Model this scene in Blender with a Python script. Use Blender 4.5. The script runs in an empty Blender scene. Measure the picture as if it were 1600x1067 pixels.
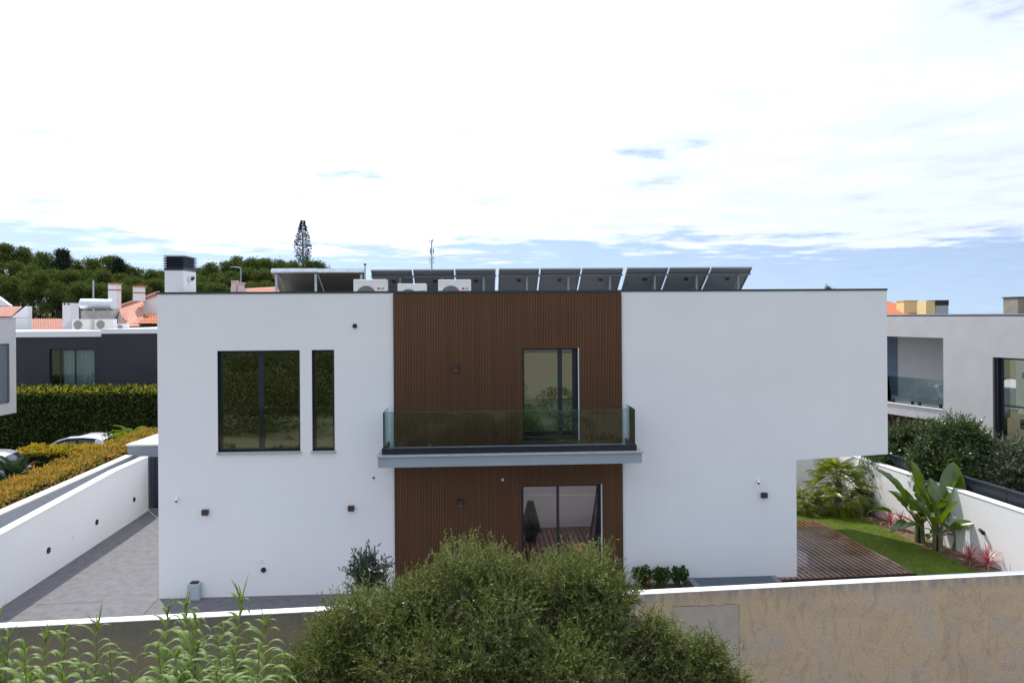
import bpy, math, random
import numpy as np
from mathutils import Vector, Matrix

# ------------------------------------------------------------------ camera, sky, sun, exposure
scene = bpy.context.scene
COL = scene.collection
CAM_H, FPX, PPX, HORY, ROLL = 6.34, 1100.0, 800.0, 492.0, 0.0070
cam_d = bpy.data.cameras.new('camera'); cam = bpy.data.objects.new('camera', cam_d); COL.objects.link(cam)
cam_d.sensor_width = 36.0; cam_d.lens = 36.0 * FPX / 1600.0
cam_d.shift_y = (HORY - 533.5) / 1600.0
cam_d.clip_start = 0.1; cam_d.clip_end = 9000
cam.matrix_world = Matrix.Translation((0, 0, CAM_H)) @ Matrix.Rotation(math.radians(90), 4, 'X') @ Matrix.Rotation(-ROLL, 4, 'Z')
scene.camera = cam

SUN_EL = math.radians(57.0)
SUN_AZ = math.atan2(-0.63, 0.78); SV = (math.sin(SUN_AZ) * math.cos(SUN_EL), math.cos(SUN_AZ) * math.cos(SUN_EL), math.sin(SUN_EL))          # from +Y, clockwise seen from above (behind the house, to the left)
world = bpy.data.worlds.new('World'); scene.world = world; world.use_nodes = True
def build_world():
    nt = world.node_tree; nt.nodes.clear()
    N = nt.nodes.new; L = nt.links.new
    out = N('ShaderNodeOutputWorld')
    sky = N('ShaderNodeTexSky'); sky.sky_type = 'NISHITA'; sky.sun_disc = False
    sky.sun_elevation = SUN_EL; sky.sun_rotation = SUN_AZ; sky.altitude = 50; sky.air_density = 1.0; sky.dust_density = 0.6; sky.ozone_density = 1.5
    bg = N('ShaderNodeBackground'); bg.inputs[1].default_value = 0.142
    tint = N('ShaderNodeMixRGB'); tint.blend_type = 'MULTIPLY'; tint.inputs[0].default_value = 1; tint.inputs[2].default_value = (1.0, 1.0, 1.04, 1)
    L(sky.outputs[0], tint.inputs[1]); L(tint.outputs[0], bg.inputs[0])
    tc = N('ShaderNodeTexCoord'); sep = N('ShaderNodeSeparateXYZ'); L(tc.outputs['Generated'], sep.inputs[0])
    def m(op, a, b=None, clamp=False):
        n = N('ShaderNodeMath'); n.operation = op; n.use_clamp = clamp
        for i, v in enumerate((a, b)):
            if v is None: continue
            if isinstance(v, (int, float)): n.inputs[i].default_value = v
            else: L(v, n.inputs[i])
        return n.outputs[0]
    z = m('MAXIMUM', sep.outputs[2], 0.0)
    zz = m('ADD', z, 0.035)
    cx = m('DIVIDE', sep.outputs[0], zz); cy = m('DIVIDE', sep.outputs[1], zz)
    comb = N('ShaderNodeCombineXYZ'); L(cx, comb.inputs[0]); L(cy, comb.inputs[1])
    n1 = N('ShaderNodeTexNoise'); n1.inputs['Scale'].default_value = 0.42; n1.inputs['Detail'].default_value = 9; n1.inputs['Roughness'].default_value = 0.58; n1.inputs['Distortion'].default_value = 0.35
    mp = N('ShaderNodeMapping'); mp.inputs['Location'].default_value = (3.1, 7.7, 0); mp.inputs['Scale'].default_value = (0.8, 1.0, 1)
    L(comb.outputs[0], mp.inputs[0]); L(mp.outputs[0], n1.inputs['Vector'])
    n2 = N('ShaderNodeTexNoise'); n2.inputs['Scale'].default_value = 1.7; n2.inputs['Detail'].default_value = 8; n2.inputs['Roughness'].default_value = 0.62
    L(comb.outputs[0], n2.inputs['Vector'])
    # height of the cloud deck's far edge varies with the noise
    el = m('MULTIPLY', m('SUBTRACT', z, 0.086), 7.0)
    el = m('MINIMUM', m('MAXIMUM', el, -0.5), 0.215)
    mix = m('ADD', m('ADD', m('MULTIPLY', n1.outputs[0], 1.0), m('MULTIPLY', n2.outputs[0], 0.62)), el)
    cov = N('ShaderNodeMapRange'); cov.interpolation_type = 'SMOOTHSTEP'
    cov.inputs['From Min'].default_value = 0.755; cov.inputs['From Max'].default_value = 0.93; cov.inputs['To Min'].default_value = 0.24
    L(mix, cov.inputs['Value'])
    dens = N('ShaderNodeMapRange'); dens.inputs['From Min'].default_value = 0.3; dens.inputs['From Max'].default_value = 0.7
    dens.inputs['To Min'].default_value = 0.86; dens.inputs['To Max'].default_value = 1.12
    L(n2.outputs[0], dens.inputs['Value'])
    cb = N('ShaderNodeBackground'); cb.inputs[0].default_value = (0.825, 0.92, 1.15, 1)
    # clouds glow towards the sun and are dimmer away from it
    dp = N('ShaderNodeVectorMath'); dp.operation = 'DOT_PRODUCT'; dp.inputs[1].default_value = tuple(SV); L(tc.outputs['Generated'], dp.inputs[0])
    h = m('MAXIMUM', m('MULTIPLY', m('ADD', dp.outputs['Value'], 1.0), 0.5), 0.0)
    gl = m('ADD', m('MULTIPLY', m('POWER', h, 2.6), 1.02), 0.76)
    L(m('MULTIPLY', gl, dens.outputs[0]), cb.inputs[1])
    # the sky texture is looked up a little above the true horizon, where the low haze is already blue
    va = N('ShaderNodeVectorMath'); va.operation = 'MULTIPLY_ADD'; va.inputs[1].default_value = (1, 1, .85); va.inputs[2].default_value = (0, 0, .13); L(tc.outputs['Generated'], va.inputs[0]); L(va.outputs[0], sky.inputs[0])
    ms = N('ShaderNodeMixShader'); L(cov.outputs[0], ms.inputs[0]); L(bg.outputs[0], ms.inputs[1]); L(cb.outputs[0], ms.inputs[2])
    L(ms.outputs[0], out.inputs[0])
build_world()
sd = bpy.data.lights.new('sun', 'SUN'); sd.energy = 4.6; sd.angle = math.radians(0.55); sd.color = (1.0, 0.955, 0.88)
sun = bpy.data.objects.new('sun', sd); COL.objects.link(sun)
S = Vector((math.sin(SUN_AZ) * math.cos(SUN_EL), math.cos(SUN_AZ) * math.cos(SUN_EL), math.sin(SUN_EL)))
sun.rotation_euler = S.to_track_quat('Z', 'Y').to_euler()
vs = scene.view_settings; vs.view_transform = 'Standard'; vs.look = 'None'; vs.exposure = 0.0; vs.gamma = 1.0; vs.use_curve_mapping = False
scene.cycles.max_bounces = 8; scene.cycles.transparent_max_bounces = 16
random.seed(7); RNG = np.random.default_rng(11)

# ------------------------------------------------------------------ surveying helpers (a line of sight meets a real plane)
def ray(px, py):
    u = px - PPX; v = HORY - py; c, s = math.cos(ROLL), math.sin(ROLL)
    return ((u * c + v * s) / FPX, 1.0, (-u * s + v * c) / FPX)
def at(px, py, Y):
    r = ray(px, py); return Vector((r[0] * Y, Y, CAM_H + r[2] * Y))
def onz(px, py, z):
    r = ray(px, py); t = (z - CAM_H) / r[2]; return Vector((r[0] * t, t, z))
class Frame:
    def __init__(s, ox, oy, yaw): s.o = (ox, oy); s.yaw = yaw
    def hit(s, px, py, d=0.0):
        r = ray(px, py); c, n = math.cos(s.yaw), math.sin(s.yaw)
        den = -r[0] * n + r[1] * c
        t = (d + (-s.o[0] * n + s.o[1] * c)) / den
        X, Y = r[0] * t - s.o[0], r[1] * t - s.o[1]
        return (X * c + Y * n, CAM_H + r[2] * t)
    def w(s, u, d, z):
        c, n = math.cos(s.yaw), math.sin(s.yaw)
        return Vector((s.o[0] + u * c - d * n, s.o[1] + u * n + d * c, z))

# ------------------------------------------------------------------ materials
MATS = {}
def mat(name, col, rough=0.7, var=0.08, scale=3.0, bump=0.0, bscale=40.0, metal=0.0, spec=0.5, col2=None, detail=6, stretch=None, coat=0.0):
    if name in MATS: return MATS[name]
    m = bpy.data.materials.new(name); m.use_nodes = True; nt = m.node_tree; b = nt.nodes['Principled BSDF']
    N = nt.nodes.new; L = nt.links.new
    b.inputs['Roughness'].default_value = rough; b.inputs['Metallic'].default_value = metal
    b.inputs['Specular IOR Level'].default_value = spec
    b.inputs['Coat Weight'].default_value = coat
    tc = N('ShaderNodeTexCoord'); src = tc.outputs['Object']
    if stretch:
        mp = N('ShaderNodeMapping'); mp.inputs['Scale'].default_value = stretch; L(src, mp.inputs[0]); src = mp.outputs[0]
    nz = N('ShaderNodeTexNoise'); nz.inputs['Scale'].default_value = scale; nz.inputs['Detail'].default_value = detail; nz.inputs['Roughness'].default_value = 0.6
    L(src, nz.inputs['Vector'])
    rp = N('ShaderNodeValToRGB'); e = rp.color_ramp.elements
    c1 = tuple(max(0, c * (1 - var)) for c in col); c2 = col2 or tuple(min(1, c * (1 + var)) for c in col)
    e[0].position = 0.32; e[1].position = 0.68; e[0].color = (*c1, 1); e[1].color = (*c2, 1)
    L(nz.outputs[0], rp.inputs[0]); L(rp.outputs[0], b.inputs['Base Color'])
    if bump:
        n2 = N('ShaderNodeTexNoise'); n2.inputs['Scale'].default_value = bscale; n2.inputs['Detail'].default_value = 4
        L(src, n2.inputs['Vector'])
        bp = N('ShaderNodeBump'); bp.inputs['Strength'].default_value = bump; bp.inputs['Distance'].default_value = 0.02
        L(n2.outputs[0], bp.inputs['Height']); L(bp.outputs[0], b.inputs['Normal'])
    MATS[name] = m; return m
def leafmat(name, cols, trans=0.35, rough=0.55, gloss=0.02):
    m = bpy.data.materials.new(name); m.use_nodes = True; nt = m.node_tree; nt.nodes.clear()
    N = nt.nodes.new; L = nt.links.new
    out = N('ShaderNodeOutputMaterial'); g = N('ShaderNodeNewGeometry'); rp = N('ShaderNodeValToRGB')
    while len(rp.color_ramp.elements) < len(cols): rp.color_ramp.elements.new(0.5)
    for i, c in enumerate(cols):
        rp.color_ramp.elements[i].position = i / max(1, len(cols) - 1); rp.color_ramp.elements[i].color = (*c, 1)
    tc = N('ShaderNodeTexCoord'); nz = N('ShaderNodeTexNoise'); nz.inputs['Scale'].default_value = 1.1; nz.inputs['Detail'].default_value = 3
    L(tc.outputs['Object'], nz.inputs['Vector'])
    a = N('ShaderNodeMath'); a.operation = 'MULTIPLY_ADD'; a.inputs[1].default_value = 0.65; L(g.outputs['Random Per Island'], a.inputs[0])
    b = N('ShaderNodeMath'); b.operation = 'MULTIPLY_ADD'; b.inputs[1].default_value = 0.9; b.inputs[2].default_value = -0.28; L(nz.outputs[0], b.inputs[0])
    L(b.outputs[0], a.inputs[2]); L(a.outputs[0], rp.inputs[0])
    df = N('ShaderNodeBsdfDiffuse'); tr = N('ShaderNodeBsdfTranslucent'); gl = N('ShaderNodeBsdfGlossy'); gl.inputs['Roughness'].default_value = rough
    hs = N('ShaderNodeHueSaturation'); hs.inputs['Hue'].default_value = 0.48; hs.inputs['Saturation'].default_value = 1.15; hs.inputs['Value'].default_value = 1.2
    L(rp.outputs[0], df.inputs[0]); L(rp.outputs[0], hs.inputs['Color']); L(hs.outputs[0], tr.inputs[0])
    m1 = N('ShaderNodeMixShader'); m1.inputs[0].default_value = trans; L(df.outputs[0], m1.inputs[1]); L(tr.outputs[0], m1.inputs[2])
    m2 = N('ShaderNodeMixShader'); m2.inputs[0].default_value = min(gloss, .08); L(m1.outputs[0], m2.inputs[1]); L(gl.outputs[0], m2.inputs[2])
    L(m2.outputs[0], out.inputs[0]); return m
def glassmat(name, refl=0.3, tint=(0.5, 0.55, 0.52), wav=0.0):
    m = bpy.data.materials.new(name); m.use_nodes = True; nt = m.node_tree; nt.nodes.clear()
    N = nt.nodes.new; L = nt.links.new
    out = N('ShaderNodeOutputMaterial'); tr = N('ShaderNodeBsdfTransparent'); tr.inputs[0].default_value = (*[math.sqrt(q) for q in tint], 1)
    gl = N('ShaderNodeBsdfGlossy'); gl.inputs['Roughness'].default_value = 0.0; gl.inputs[0].default_value = (0.95, 0.97, 0.96, 1)
    lw = N('ShaderNodeLayerWeight'); lw.inputs[0].default_value = 0.35
    mr = N('ShaderNodeMapRange'); mr.inputs['To Min'].default_value = refl; mr.inputs['To Max'].default_value = 1.0 if refl > .03 else .3
    L(lw.outputs['Fresnel'], mr.inputs['Value']); mr.inputs['From Min'].default_value = 0.06
    if wav:
        tc = N('ShaderNodeTexCoord'); nz = N('ShaderNodeTexNoise'); nz.inputs['Scale'].default_value = 1.2; nz.inputs['Detail'].default_value = 1
        L(tc.outputs['Object'], nz.inputs['Vector']); bp = N('ShaderNodeBump'); bp.inputs['Strength'].default_value = wav; bp.inputs['Distance'].default_value = 0.01
        L(nz.outputs[0], bp.inputs['Height']); L(bp.outputs[0], gl.inputs['Normal'])
    ms = N('ShaderNodeMixShader'); L(mr.outputs[0], ms.inputs[0]); L(tr.outputs[0], ms.inputs[1]); L(gl.outputs[0], ms.inputs[2]); L(ms.outputs[0], out.inputs[0]); return m

WHITE = mat('white_render', (0.825, 0.82, 0.81), 0.85, 0.022, 0.45, 0.2, 70)
CAPW = mat('white_coping_paint', (0.82, 0.82, 0.81), 0.7, 0.03, 2)
GREYW = mat('grey_render', (0.50, 0.485, 0.47), 0.85, 0.06, 1.3, 0.15, 60)
GREYW2 = mat('blue_grey_render', (0.33, 0.36, 0.40), 0.85, 0.05, 1.3, 0.15, 60)
SLABG = mat('slab_grey_paint', (0.30, 0.345, 0.39), 0.7, 0.05, 2)
STONE = mat('grey_sill_stone', (0.42, 0.41, 0.42), 0.6, 0.12, 6)
BLACKM = mat('black_aluminium', (0.012, 0.018, 0.026), 0.38, 0.1, 5)
COPE = mat('dark_coping_metal', (0.03, 0.038, 0.05), 0.45, 0.1, 4)
WOOD = [mat('slat_wood_%s' % n, c, 0.55, 0.22, 2.5, 0.1, 30, stretch=(18, 18, 0.7)) for n, c in
        (('red', (0.135, 0.056, 0.020)), ('dark', (0.125, 0.051, 0.018)), ('pale', (0.142, 0.062, 0.023)))]
WOODB = mat('cladding_backing_wood', (0.045, 0.020, 0.010), 0.7, 0.3, 3)
DARKWALL = mat('charcoal_cladding', (0.024, 0.025, 0.030), 0.6, 0.12, 1.0)
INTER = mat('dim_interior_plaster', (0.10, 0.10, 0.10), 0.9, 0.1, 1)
GALV = mat('galvanised_steel', (0.42, 0.46, 0.48), 0.4, 0.15, 6, metal=0.7)
ALU = mat('anodised_aluminium', (0.42, 0.44, 0.46), 0.45, 0.1, 6, metal=0.6)
ALUD = mat('dull_panel_aluminium', (0.20, 0.215, 0.23), 0.5, 0.1, 6, metal=0.5)
ACW = mat('cream_enamel', (0.66, 0.64, 0.60), 0.5, 0.03, 2)
FAN = mat('fan_grille_grey', (0.10, 0.105, 0.11), 0.5, 0.1, 5)
REDL = mat('logo_red', (0.45, 0.010, 0.05), 0.4, 0.02); GREYL = mat('logo_grey', (0.12, 0.12, 0.13), 0.4, 0.02)
BROWNB = mat('brown_lamp_metal', (0.045, 0.026, 0.026), 0.45, 0.1, 5)
LENSW = mat('warm_lamp_lens', (0.7, 0.66, 0.58), 0.3, 0.02)
PLASTW = mat('white_plastic', (0.8, 0.8, 0.8), 0.4, 0.02)
TEAL = mat('cabinet_grey_green', (0.42, 0.50, 0.52), 0.5, 0.05, 5)
GLASS = glassmat('window_glass', 0.27, (0.35, 0.38, 0.36), 0.15)
GLASSC = glassmat('clear_door_glass', 0.015, (0.86, 0.84, 0.88))
GLASSB = glassmat('balustrade_glass', 0.045, (0.60, 0.74, 0.755))
GLASSEDGE = mat('glass_edge', (0.03, 0.10, 0.10), 0.2, 0.1)
PVB = mat('panel_back_sheet', (0.115, 0.13, 0.145), 0.6, 0.08, 3)
PVF = mat('photovoltaic_cells', (0.01, 0.015, 0.04), 0.15, 0.1, 3)
THB = mat('collector_back_metal', (0.12, 0.112, 0.095), 0.4, 0.25, 1.4, metal=0.7)
TILE = mat('terracotta', (0.50, 0.17, 0.10), 0.75, 0.35, 9, 0.1, 40, col2=(.60, .30, .22))
TILEO = mat('orange_terracotta', (0.45, 0.14, 0.05), 0.75, 0.3, 9)
SOIL = mat('planting_soil', (0.14, 0.085, 0.05), 0.95, 0.4, 8, 0.5, 30)
BARK = mat('grey_brown_bark', (0.13, 0.10, 0.075), 0.9, 0.3, 5, 0.5, 25)
TRUNKB = mat('plant_stem', (0.16, 0.17, 0.07), 0.8, 0.4, 5)

# ------------------------------------------------------------------ mesh helpers
class MB:
    def __init__(s): s.v = []; s.f = []
    def add(s, vs, fs):
        b = len(s.v); s.v += [tuple(v) for v in vs]; s.f += [tuple(i + b for i in f) for f in fs]; return s
    def box(s, x0, x1, y0, y1, z0, z1):
        if x0 > x1: x0, x1 = x1, x0
        if y0 > y1: y0, y1 = y1, y0
        if z0 > z1: z0, z1 = z1, z0
        return s.add([(x0, y0, z0), (x1, y0, z0), (x1, y1, z0), (x0, y1, z0), (x0, y0, z1), (x1, y0, z1), (x1, y1, z1), (x0, y1, z1)],
              [(0, 3, 2, 1), (4, 5, 6, 7), (0, 1, 5, 4), (1, 2, 6, 5), (2, 3, 7, 6), (3, 0, 4, 7)])
    def hexa(s, p):      # 8 corners, bottom ring then top ring
        return s.add(p, [(0, 3, 2, 1), (4, 5, 6, 7), (0, 1, 5, 4), (1, 2, 6, 5), (2, 3, 7, 6), (3, 0, 4, 7)])
    def prism_xz(s, poly, y0, y1):
        n = len(poly); v = [(x, y0, z) for x, z in poly] + [(x, y1, z) for x, z in poly]
        return s.add(v, [tuple(range(n)), tuple(range(2 * n - 1, n - 1, -1))] + [(i, i + n, (i + 1) % n + n, (i + 1) % n) for i in range(n)])
    def prism_xy(s, poly, z0, z1):
        n = len(poly); f0 = z0 if callable(z0) else (lambda x, y: z0); f1 = z1 if callable(z1) else (lambda x, y: z1)
        v = [(x, y, f0(x, y)) for x, y in poly] + [(x, y, f1(x, y)) for x, y in poly]
        return s.add(v, [tuple(range(n - 1, -1, -1)), tuple(range(n, 2 * n))] + [(i, (i + 1) % n, (i + 1) % n + n, i + n) for i in range(n)])
    def tube(s, pts, rad, n=8, cap=True):
        pts = [Vector(p) for p in pts]; rings = []
        if not isinstance(rad, (list, tuple)): rad = [rad] * len(pts)
        base = len(s.v)
        for i, p in enumerate(pts):
            t = (pts[min(i + 1, len(pts) - 1)] - pts[max(i - 1, 0)]).normalized()
            a = Vector((0, 0, 1)) if abs(t.z) < 0.9 else Vector((1, 0, 0))
            x = t.cross(a).normalized(); y = t.cross(x).normalized()
            for k in range(n):
                an = 2 * math.pi * k / n; s.v.append(tuple(p + x * math.cos(an) * rad[i] + y * math.sin(an) * rad[i]))
        for i in range(len(pts) - 1):
            for k in range(n):
                s.f.append((base + i * n + k, base + i * n + (k + 1) % n, base + (i + 1) * n + (k + 1) % n, base + (i + 1) * n + k))
        if cap:
            s.f.append(tuple(base + k for k in range(n - 1, -1, -1))); e = base + (len(pts) - 1) * n
            s.f.append(tuple(e + k for k in range(n)))
        return s
    def mesh(s, name, m, smooth=False):
        me = bpy.data.meshes.new(name); me.from_pydata(s.v, [], s.f)
        if m: me.materials.append(m)
        if smooth: me.polygons.foreach_set('use_smooth', [True] * len(me.polygons))
        me.update(); return me
    def build(s, name, m, parent=None, smooth=False, **kw):
        return link(name, s.mesh(name, m, smooth), parent, **kw)
def link(name, me, parent=None, loc=None, rot=None, scale=None, **kw):
    o = bpy.data.objects.new(name, me); COL.objects.link(o)
    if parent: o.parent = parent
    if loc is not None: o.location = loc
    if rot is not None: o.rotation_euler = rot
    if scale is not None: o.scale = scale if hasattr(scale, '__len__') else (scale,) * 3
    for k, v in kw.items(): o[k] = v
    return o
def thing(name, label, cat, loc=(0, 0, 0), rz=0.0, group=None):
    o = link(name, None, None, loc, (0, 0, rz)); o['label'] = label; o['category'] = cat
    if group: o['group'] = group
    return o
def tag(o, label, cat, group=None):
    o['label'] = label; o['category'] = cat
    if group: o['group'] = group
    return o
def bevel(o, w=0.01, seg=2):
    b = o.modifiers.new('bevel', 'BEVEL'); b.width = w; b.segments = seg; b.limit_method = 'ANGLE'; return o
def copy_tree(o, parent=None):
    c = o.copy(); COL.objects.link(c); c.parent = parent
    for ch in o.children: copy_tree(ch, c)
    return c
def npmesh(name, V, F, m):
    me = bpy.data.meshes.new(name); nv, nf, k = len(V), len(F), F.shape[1]
    me.vertices.add(nv); me.vertices.foreach_set('co', V.astype(np.float32).ravel())
    me.loops.add(nf * k); me.loops.foreach_set('vertex_index', F.astype(np.int32).ravel())
    me.polygons.add(nf); me.polygons.foreach_set('loop_start', np.arange(0, nf * k, k, dtype=np.int32))
    me.update(calc_edges=True)
    if m: me.materials.append(m)
    return me
def nrm(a): return a / np.maximum(np.linalg.norm(a, axis=1, keepdims=True), 1e-9)
def leaves(name, C, D, L, W, m, rng=RNG):
    """diamond leaves: C bases, D unit directions, L lengths, W widths"""
    n = len(C); R = rng.normal(size=(n, 3)); Sd = nrm(np.cross(D, R)); L = np.broadcast_to(L, n)[:, None]; W = np.broadcast_to(W, n)[:, None]
    V = np.stack([C, C + D * L * 0.5 + Sd * W * 0.5, C + D * L, C + D * L * 0.5 - Sd * W * 0.5], 1).reshape(-1, 3)
    return npmesh(name, V, np.arange(4 * n).reshape(-1, 4), m)
def sphere_pts(n, rng=RNG): return nrm(rng.normal(size=(n, 3)))
def ell_points(cs, rs, n, depth=0.35, rng=RNG, reject=True, topbias=0.0):
    """points in the outer shell of a union of ellipsoids, with their outward directions"""
    cs = np.array(cs, float); rs = np.array(rs, float); area = (rs[:, 0] * rs[:, 1] + rs[:, 1] * rs[:, 2] + rs[:, 0] * rs[:, 2]); p = area / area.sum()
    k = rng.choice(len(cs), n, p=p); d = sphere_pts(n, rng)
    if topbias: d[:, 2] += topbias * rng.random(n); d = nrm(d)
    r = 1 - depth * rng.random(n) ** 1.6
    P = cs[k] + d * rs[k] * r[:, None]; Nn = nrm(d / rs[k])
    if reject:
        inside = np.zeros(n, bool)
        for i in range(len(cs)):
            q = (((P - cs[i]) / (rs[i] * (1 - depth * 0.75))) ** 2).sum(1) < 1; inside |= q & (k != i)
        P, Nn = P[~inside], Nn[~inside]
    return P, Nn
def wavy_roof(p00, p10, p01, p11, cols, rows, r=0.5):
    """tiled slope: p00-p10 eave, p01-p11 ridge; barrel tiles running up the slope, each course stepped"""
    p00, p10, p01, p11 = map(Vector, (p00, p10, p01, p11)); mb = MB(); k = 6
    nrmv = (p10 - p00).cross(p01 - p00).normalized(); amp = (p10 - p00).length / cols * 0.30
    for j in range(rows):
        base = len(mb.v)
        for e, t in ((0, j / rows), (1, (j + 1.12) / rows)):
            a = p00.lerp(p01, t); b = p10.lerp(p11, t); lift = amp * (0.45 if e == 0 else 0.0)
            for i in range(cols * k + 1):
                s_ = i / (cols * k); ph = abs(math.sin(math.pi * i / k)) * amp
                mb.v.append(tuple(a.lerp(b, s_) + nrmv * (ph + lift)))
        n = cols * k + 1
        for i in range(cols * k): mb.f.append((base + i, base + i + 1, base + n + i + 1, base + n + i))
    mb.add([p00 - nrmv * .03, p10 - nrmv * .03, p11 - nrmv * .03, p01 - nrmv * .03], [(0, 1, 2, 3)])
    return mb
def grid_wall(us, zs, keep, y0, y1, warp=None):
    """a wall cut out of a grid of cells; keep(i,j) says which cells are solid"""
    mb = MB(); idx = {}
    def v(i, j, s):
        if (i, j, s) not in idx:
            u, z = us[i], zs[j]
            if warp: u, z = warp(u, z)
            idx[(i, j, s)] = len(mb.v); mb.v.append((u, y0 if s == 0 else y1, z))
        return idx[(i, j, s)]
    nu, nz = len(us) - 1, len(zs) - 1; K = lambda i, j: 0 <= i < nu and 0 <= j < nz and keep(i, j)
    for i in range(nu):
        for j in range(nz):
            if not K(i, j): continue
            mb.f.append((v(i, j, 0), v(i + 1, j, 0), v(i + 1, j + 1, 0), v(i, j + 1, 0)))
            mb.f.append((v(i, j, 1), v(i, j + 1, 1), v(i + 1, j + 1, 1), v(i + 1, j, 1)))
            if not K(i - 1, j): mb.f.append((v(i, j, 0), v(i, j + 1, 0), v(i, j + 1, 1), v(i, j, 1)))
            if not K(i + 1, j): mb.f.append((v(i + 1, j, 0), v(i + 1, j, 1), v(i + 1, j + 1, 1), v(i + 1, j + 1, 0)))
            if not K(i, j - 1): mb.f.append((v(i, j, 0), v(i, j, 1), v(i + 1, j, 1), v(i + 1, j, 0)))
            if not K(i, j + 1): mb.f.append((v(i, j + 1, 0), v(i + 1, j + 1, 0), v(i + 1, j + 1, 1), v(i, j + 1, 1)))
    return mb
def text_mesh(txt, size, m):
    cu = bpy.data.curves.new('lettering', 'FONT'); cu.body = txt; cu.size = size; cu.extrude = 0.002; cu.align_x = 'LEFT'; cu.align_y = 'CENTER'; cu.offset = size * 0.02
    o = bpy.data.objects.new('lettering', cu); COL.objects.link(o); dg = bpy.context.evaluated_depsgraph_get()
    me = bpy.data.meshes.new_from_object(o.evaluated_get(dg)); me.materials.clear(); me.materials.append(m)
    bpy.data.objects.remove(o); return me

# ------------------------------------------------------------------ the ground and the plot
def sst(a, b, x): t = np.clip((x - a) / (b - a), 0, 1); return t * t * (3 - 2 * t)
def ground_z(x, y):
    x = np.asarray(x, float); y = np.asarray(y, float)
    hill = 9.0 * sst(70, 150, y) * sst(20, -45, x + 0 * y) * sst(420, 220, y)
    mid = 2.2 * sst(44, 80, y) * sst(5, -20, x)
    far = 1.2 * sst(-50, -110, y)
    right = 1.9 * sst(12.3, 12.9, x) * sst(9, 13, y) * sst(120, 60, y)
    left = 0.6 * sst(-12, -13.5, x) * sst(8, 12, y) * sst(60, 44, y)
    return -1.5 + hill + mid + far + right + left
def build_ground():
    g = np.concatenate([-np.geomspace(2600, 30, 30), np.linspace(-29, 29, 117), np.geomspace(30, 2600, 30)])
    gx, gy = np.meshgrid(g, g); z = ground_z(gx, gy); n = len(g)
    V = np.stack([gx, gy, z], -1).reshape(-1, 3); i = np.arange(n * n).reshape(n, n)
    F = np.stack([i[:-1, :-1], i[:-1, 1:], i[1:, 1:], i[1:, :-1]], -1).reshape(-1, 4)
    m = mat('dry_scrub_soil', (0.29, 0.20, 0.115), 0.95, 0.5, 0.10, 0.4, 3, col2=(0.11, 0.13, 0.05), detail=10)
    o = link('ground', npmesh('ground', V, F, m), kind='structure')
    MB().box(-400, 400, -104, -94, -1.2, -0.28).build('road', mat('asphalt', (0.09, 0.09, 0.095), 0.85, 0.15, 2), kind='structure')
build_ground()
CONC = mat('stamped_concrete', (0.125, 0.122, 0.128), 0.9, 0.12, 5.0, 0.5, 50, col2=(0.165, 0.16, 0.165), detail=12)
# front boundary wall line: outer face from A to B
FA, FB = Vector((-8.53, 11.73, 0)), Vector((10.03, 13.79, 0))
fdir = (FB - FA).normalized(); fn = Vector((-fdir.y, fdir.x, 0))
def fy(x, off=0.0): t = (x - FA.x) / fdir.x; return FA.y + fdir.y * t + off
MB().prism_xy([(-12.3, fy(-12.3, .15)), (6.6, fy(6.6, .15)), (6.6, 29), (-12.3, 29)], -1.7, 0.0).build('driveway', CONC, kind='structure')
# joints of the stamped concrete
jt = mat('dark_joint', (0.10, 0.10, 0.10), 0.9, 0.2)
j = MB()
p, q = onz(0, 941, 0), onz(70, 938, 0)
j.prism_xy([(-11.0, 15.55), (-9.2, 15.73), (-9.2, 15.738), (-11.0, 15.558)], 0.001, 0.004)
p, q = onz(248, 934, 0), onz(226, 958, 0)
dd = (q - p).normalized(); nn = Vector((-dd.y, dd.x, 0)) * .005; q = p + dd * 1.5
j.prism_xy([tuple((p - nn).xy), tuple((q - nn).xy), tuple((q + nn).xy), tuple((p + nn).xy)], 0.0042, 0.008)
j.build('driveway_joint', jt, kind='structure')
MB().box(-34, -12.35, 11.5, 44, -1.7, -0.86).build('street', mat('street_asphalt', (0.16, 0.16, 0.165), 0.85, 0.2, 2), kind='structure')
RW0, RW1 = Vector((12.17, 16.0, 0)), Vector((11.28, 23.0, 0))   # inner face of the garden wall on the right
rd = (RW1 - RW0).normalized()
def rwx(y, off=0.0): return RW0.x + (y - RW0.y) * rd.x / rd.y + off
MB().prism_xy([(6.6, fy(6.6, .15)), (13.0, fy(13.0, .15)), (rwx(24.6, .1), 24.6), (6.6, 24.6)], -1.7, -0.03).build('planting_bed', SOIL, kind='structure')
LAWN = mat('lawn_green', (0.08, 0.12, 0.005), 0.9, 0.25, 2.5, 0.5, 60)
lawn_poly = [(6.75, 14.2), (11.2, 14.2), (11.45, 16.2), (rwx(18.5, -.75), 18.5), (rwx(21, -.7), 21), (rwx(23.2, -.6), 23.2), (6.75, 23.6)]
MB().prism_xy(lawn_poly, -0.2, 0.012).build('lawn', LAWN, kind='structure')
def build_grass():
    n = 70000; x = RNG.uniform(7.2, 11.6, n); y = RNG.uniform(15.8, 23.4, n)
    ok = x < (np.where(y < 16.2, 11.4, RW0.x + (y - RW0.y) * rd.x / rd.y - .72)); x, y = x[ok], y[ok]
    C = np.stack([x, y, np.full(len(x), 0.01)], 1); D = nrm(np.stack([RNG.normal(0, .45, len(x)), RNG.normal(0, .45, len(x)), np.ones(len(x))], 1))
    link('grass', leaves('grass', C, D, RNG.uniform(.02, .045, len(x)), .008, leafmat('grass_blades', [(0.08, 0.125, 0.003), (0.15, 0.215, 0.006), (0.23, 0.29, 0.012)], 0.4)), kind='stuff')
build_grass()

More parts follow.
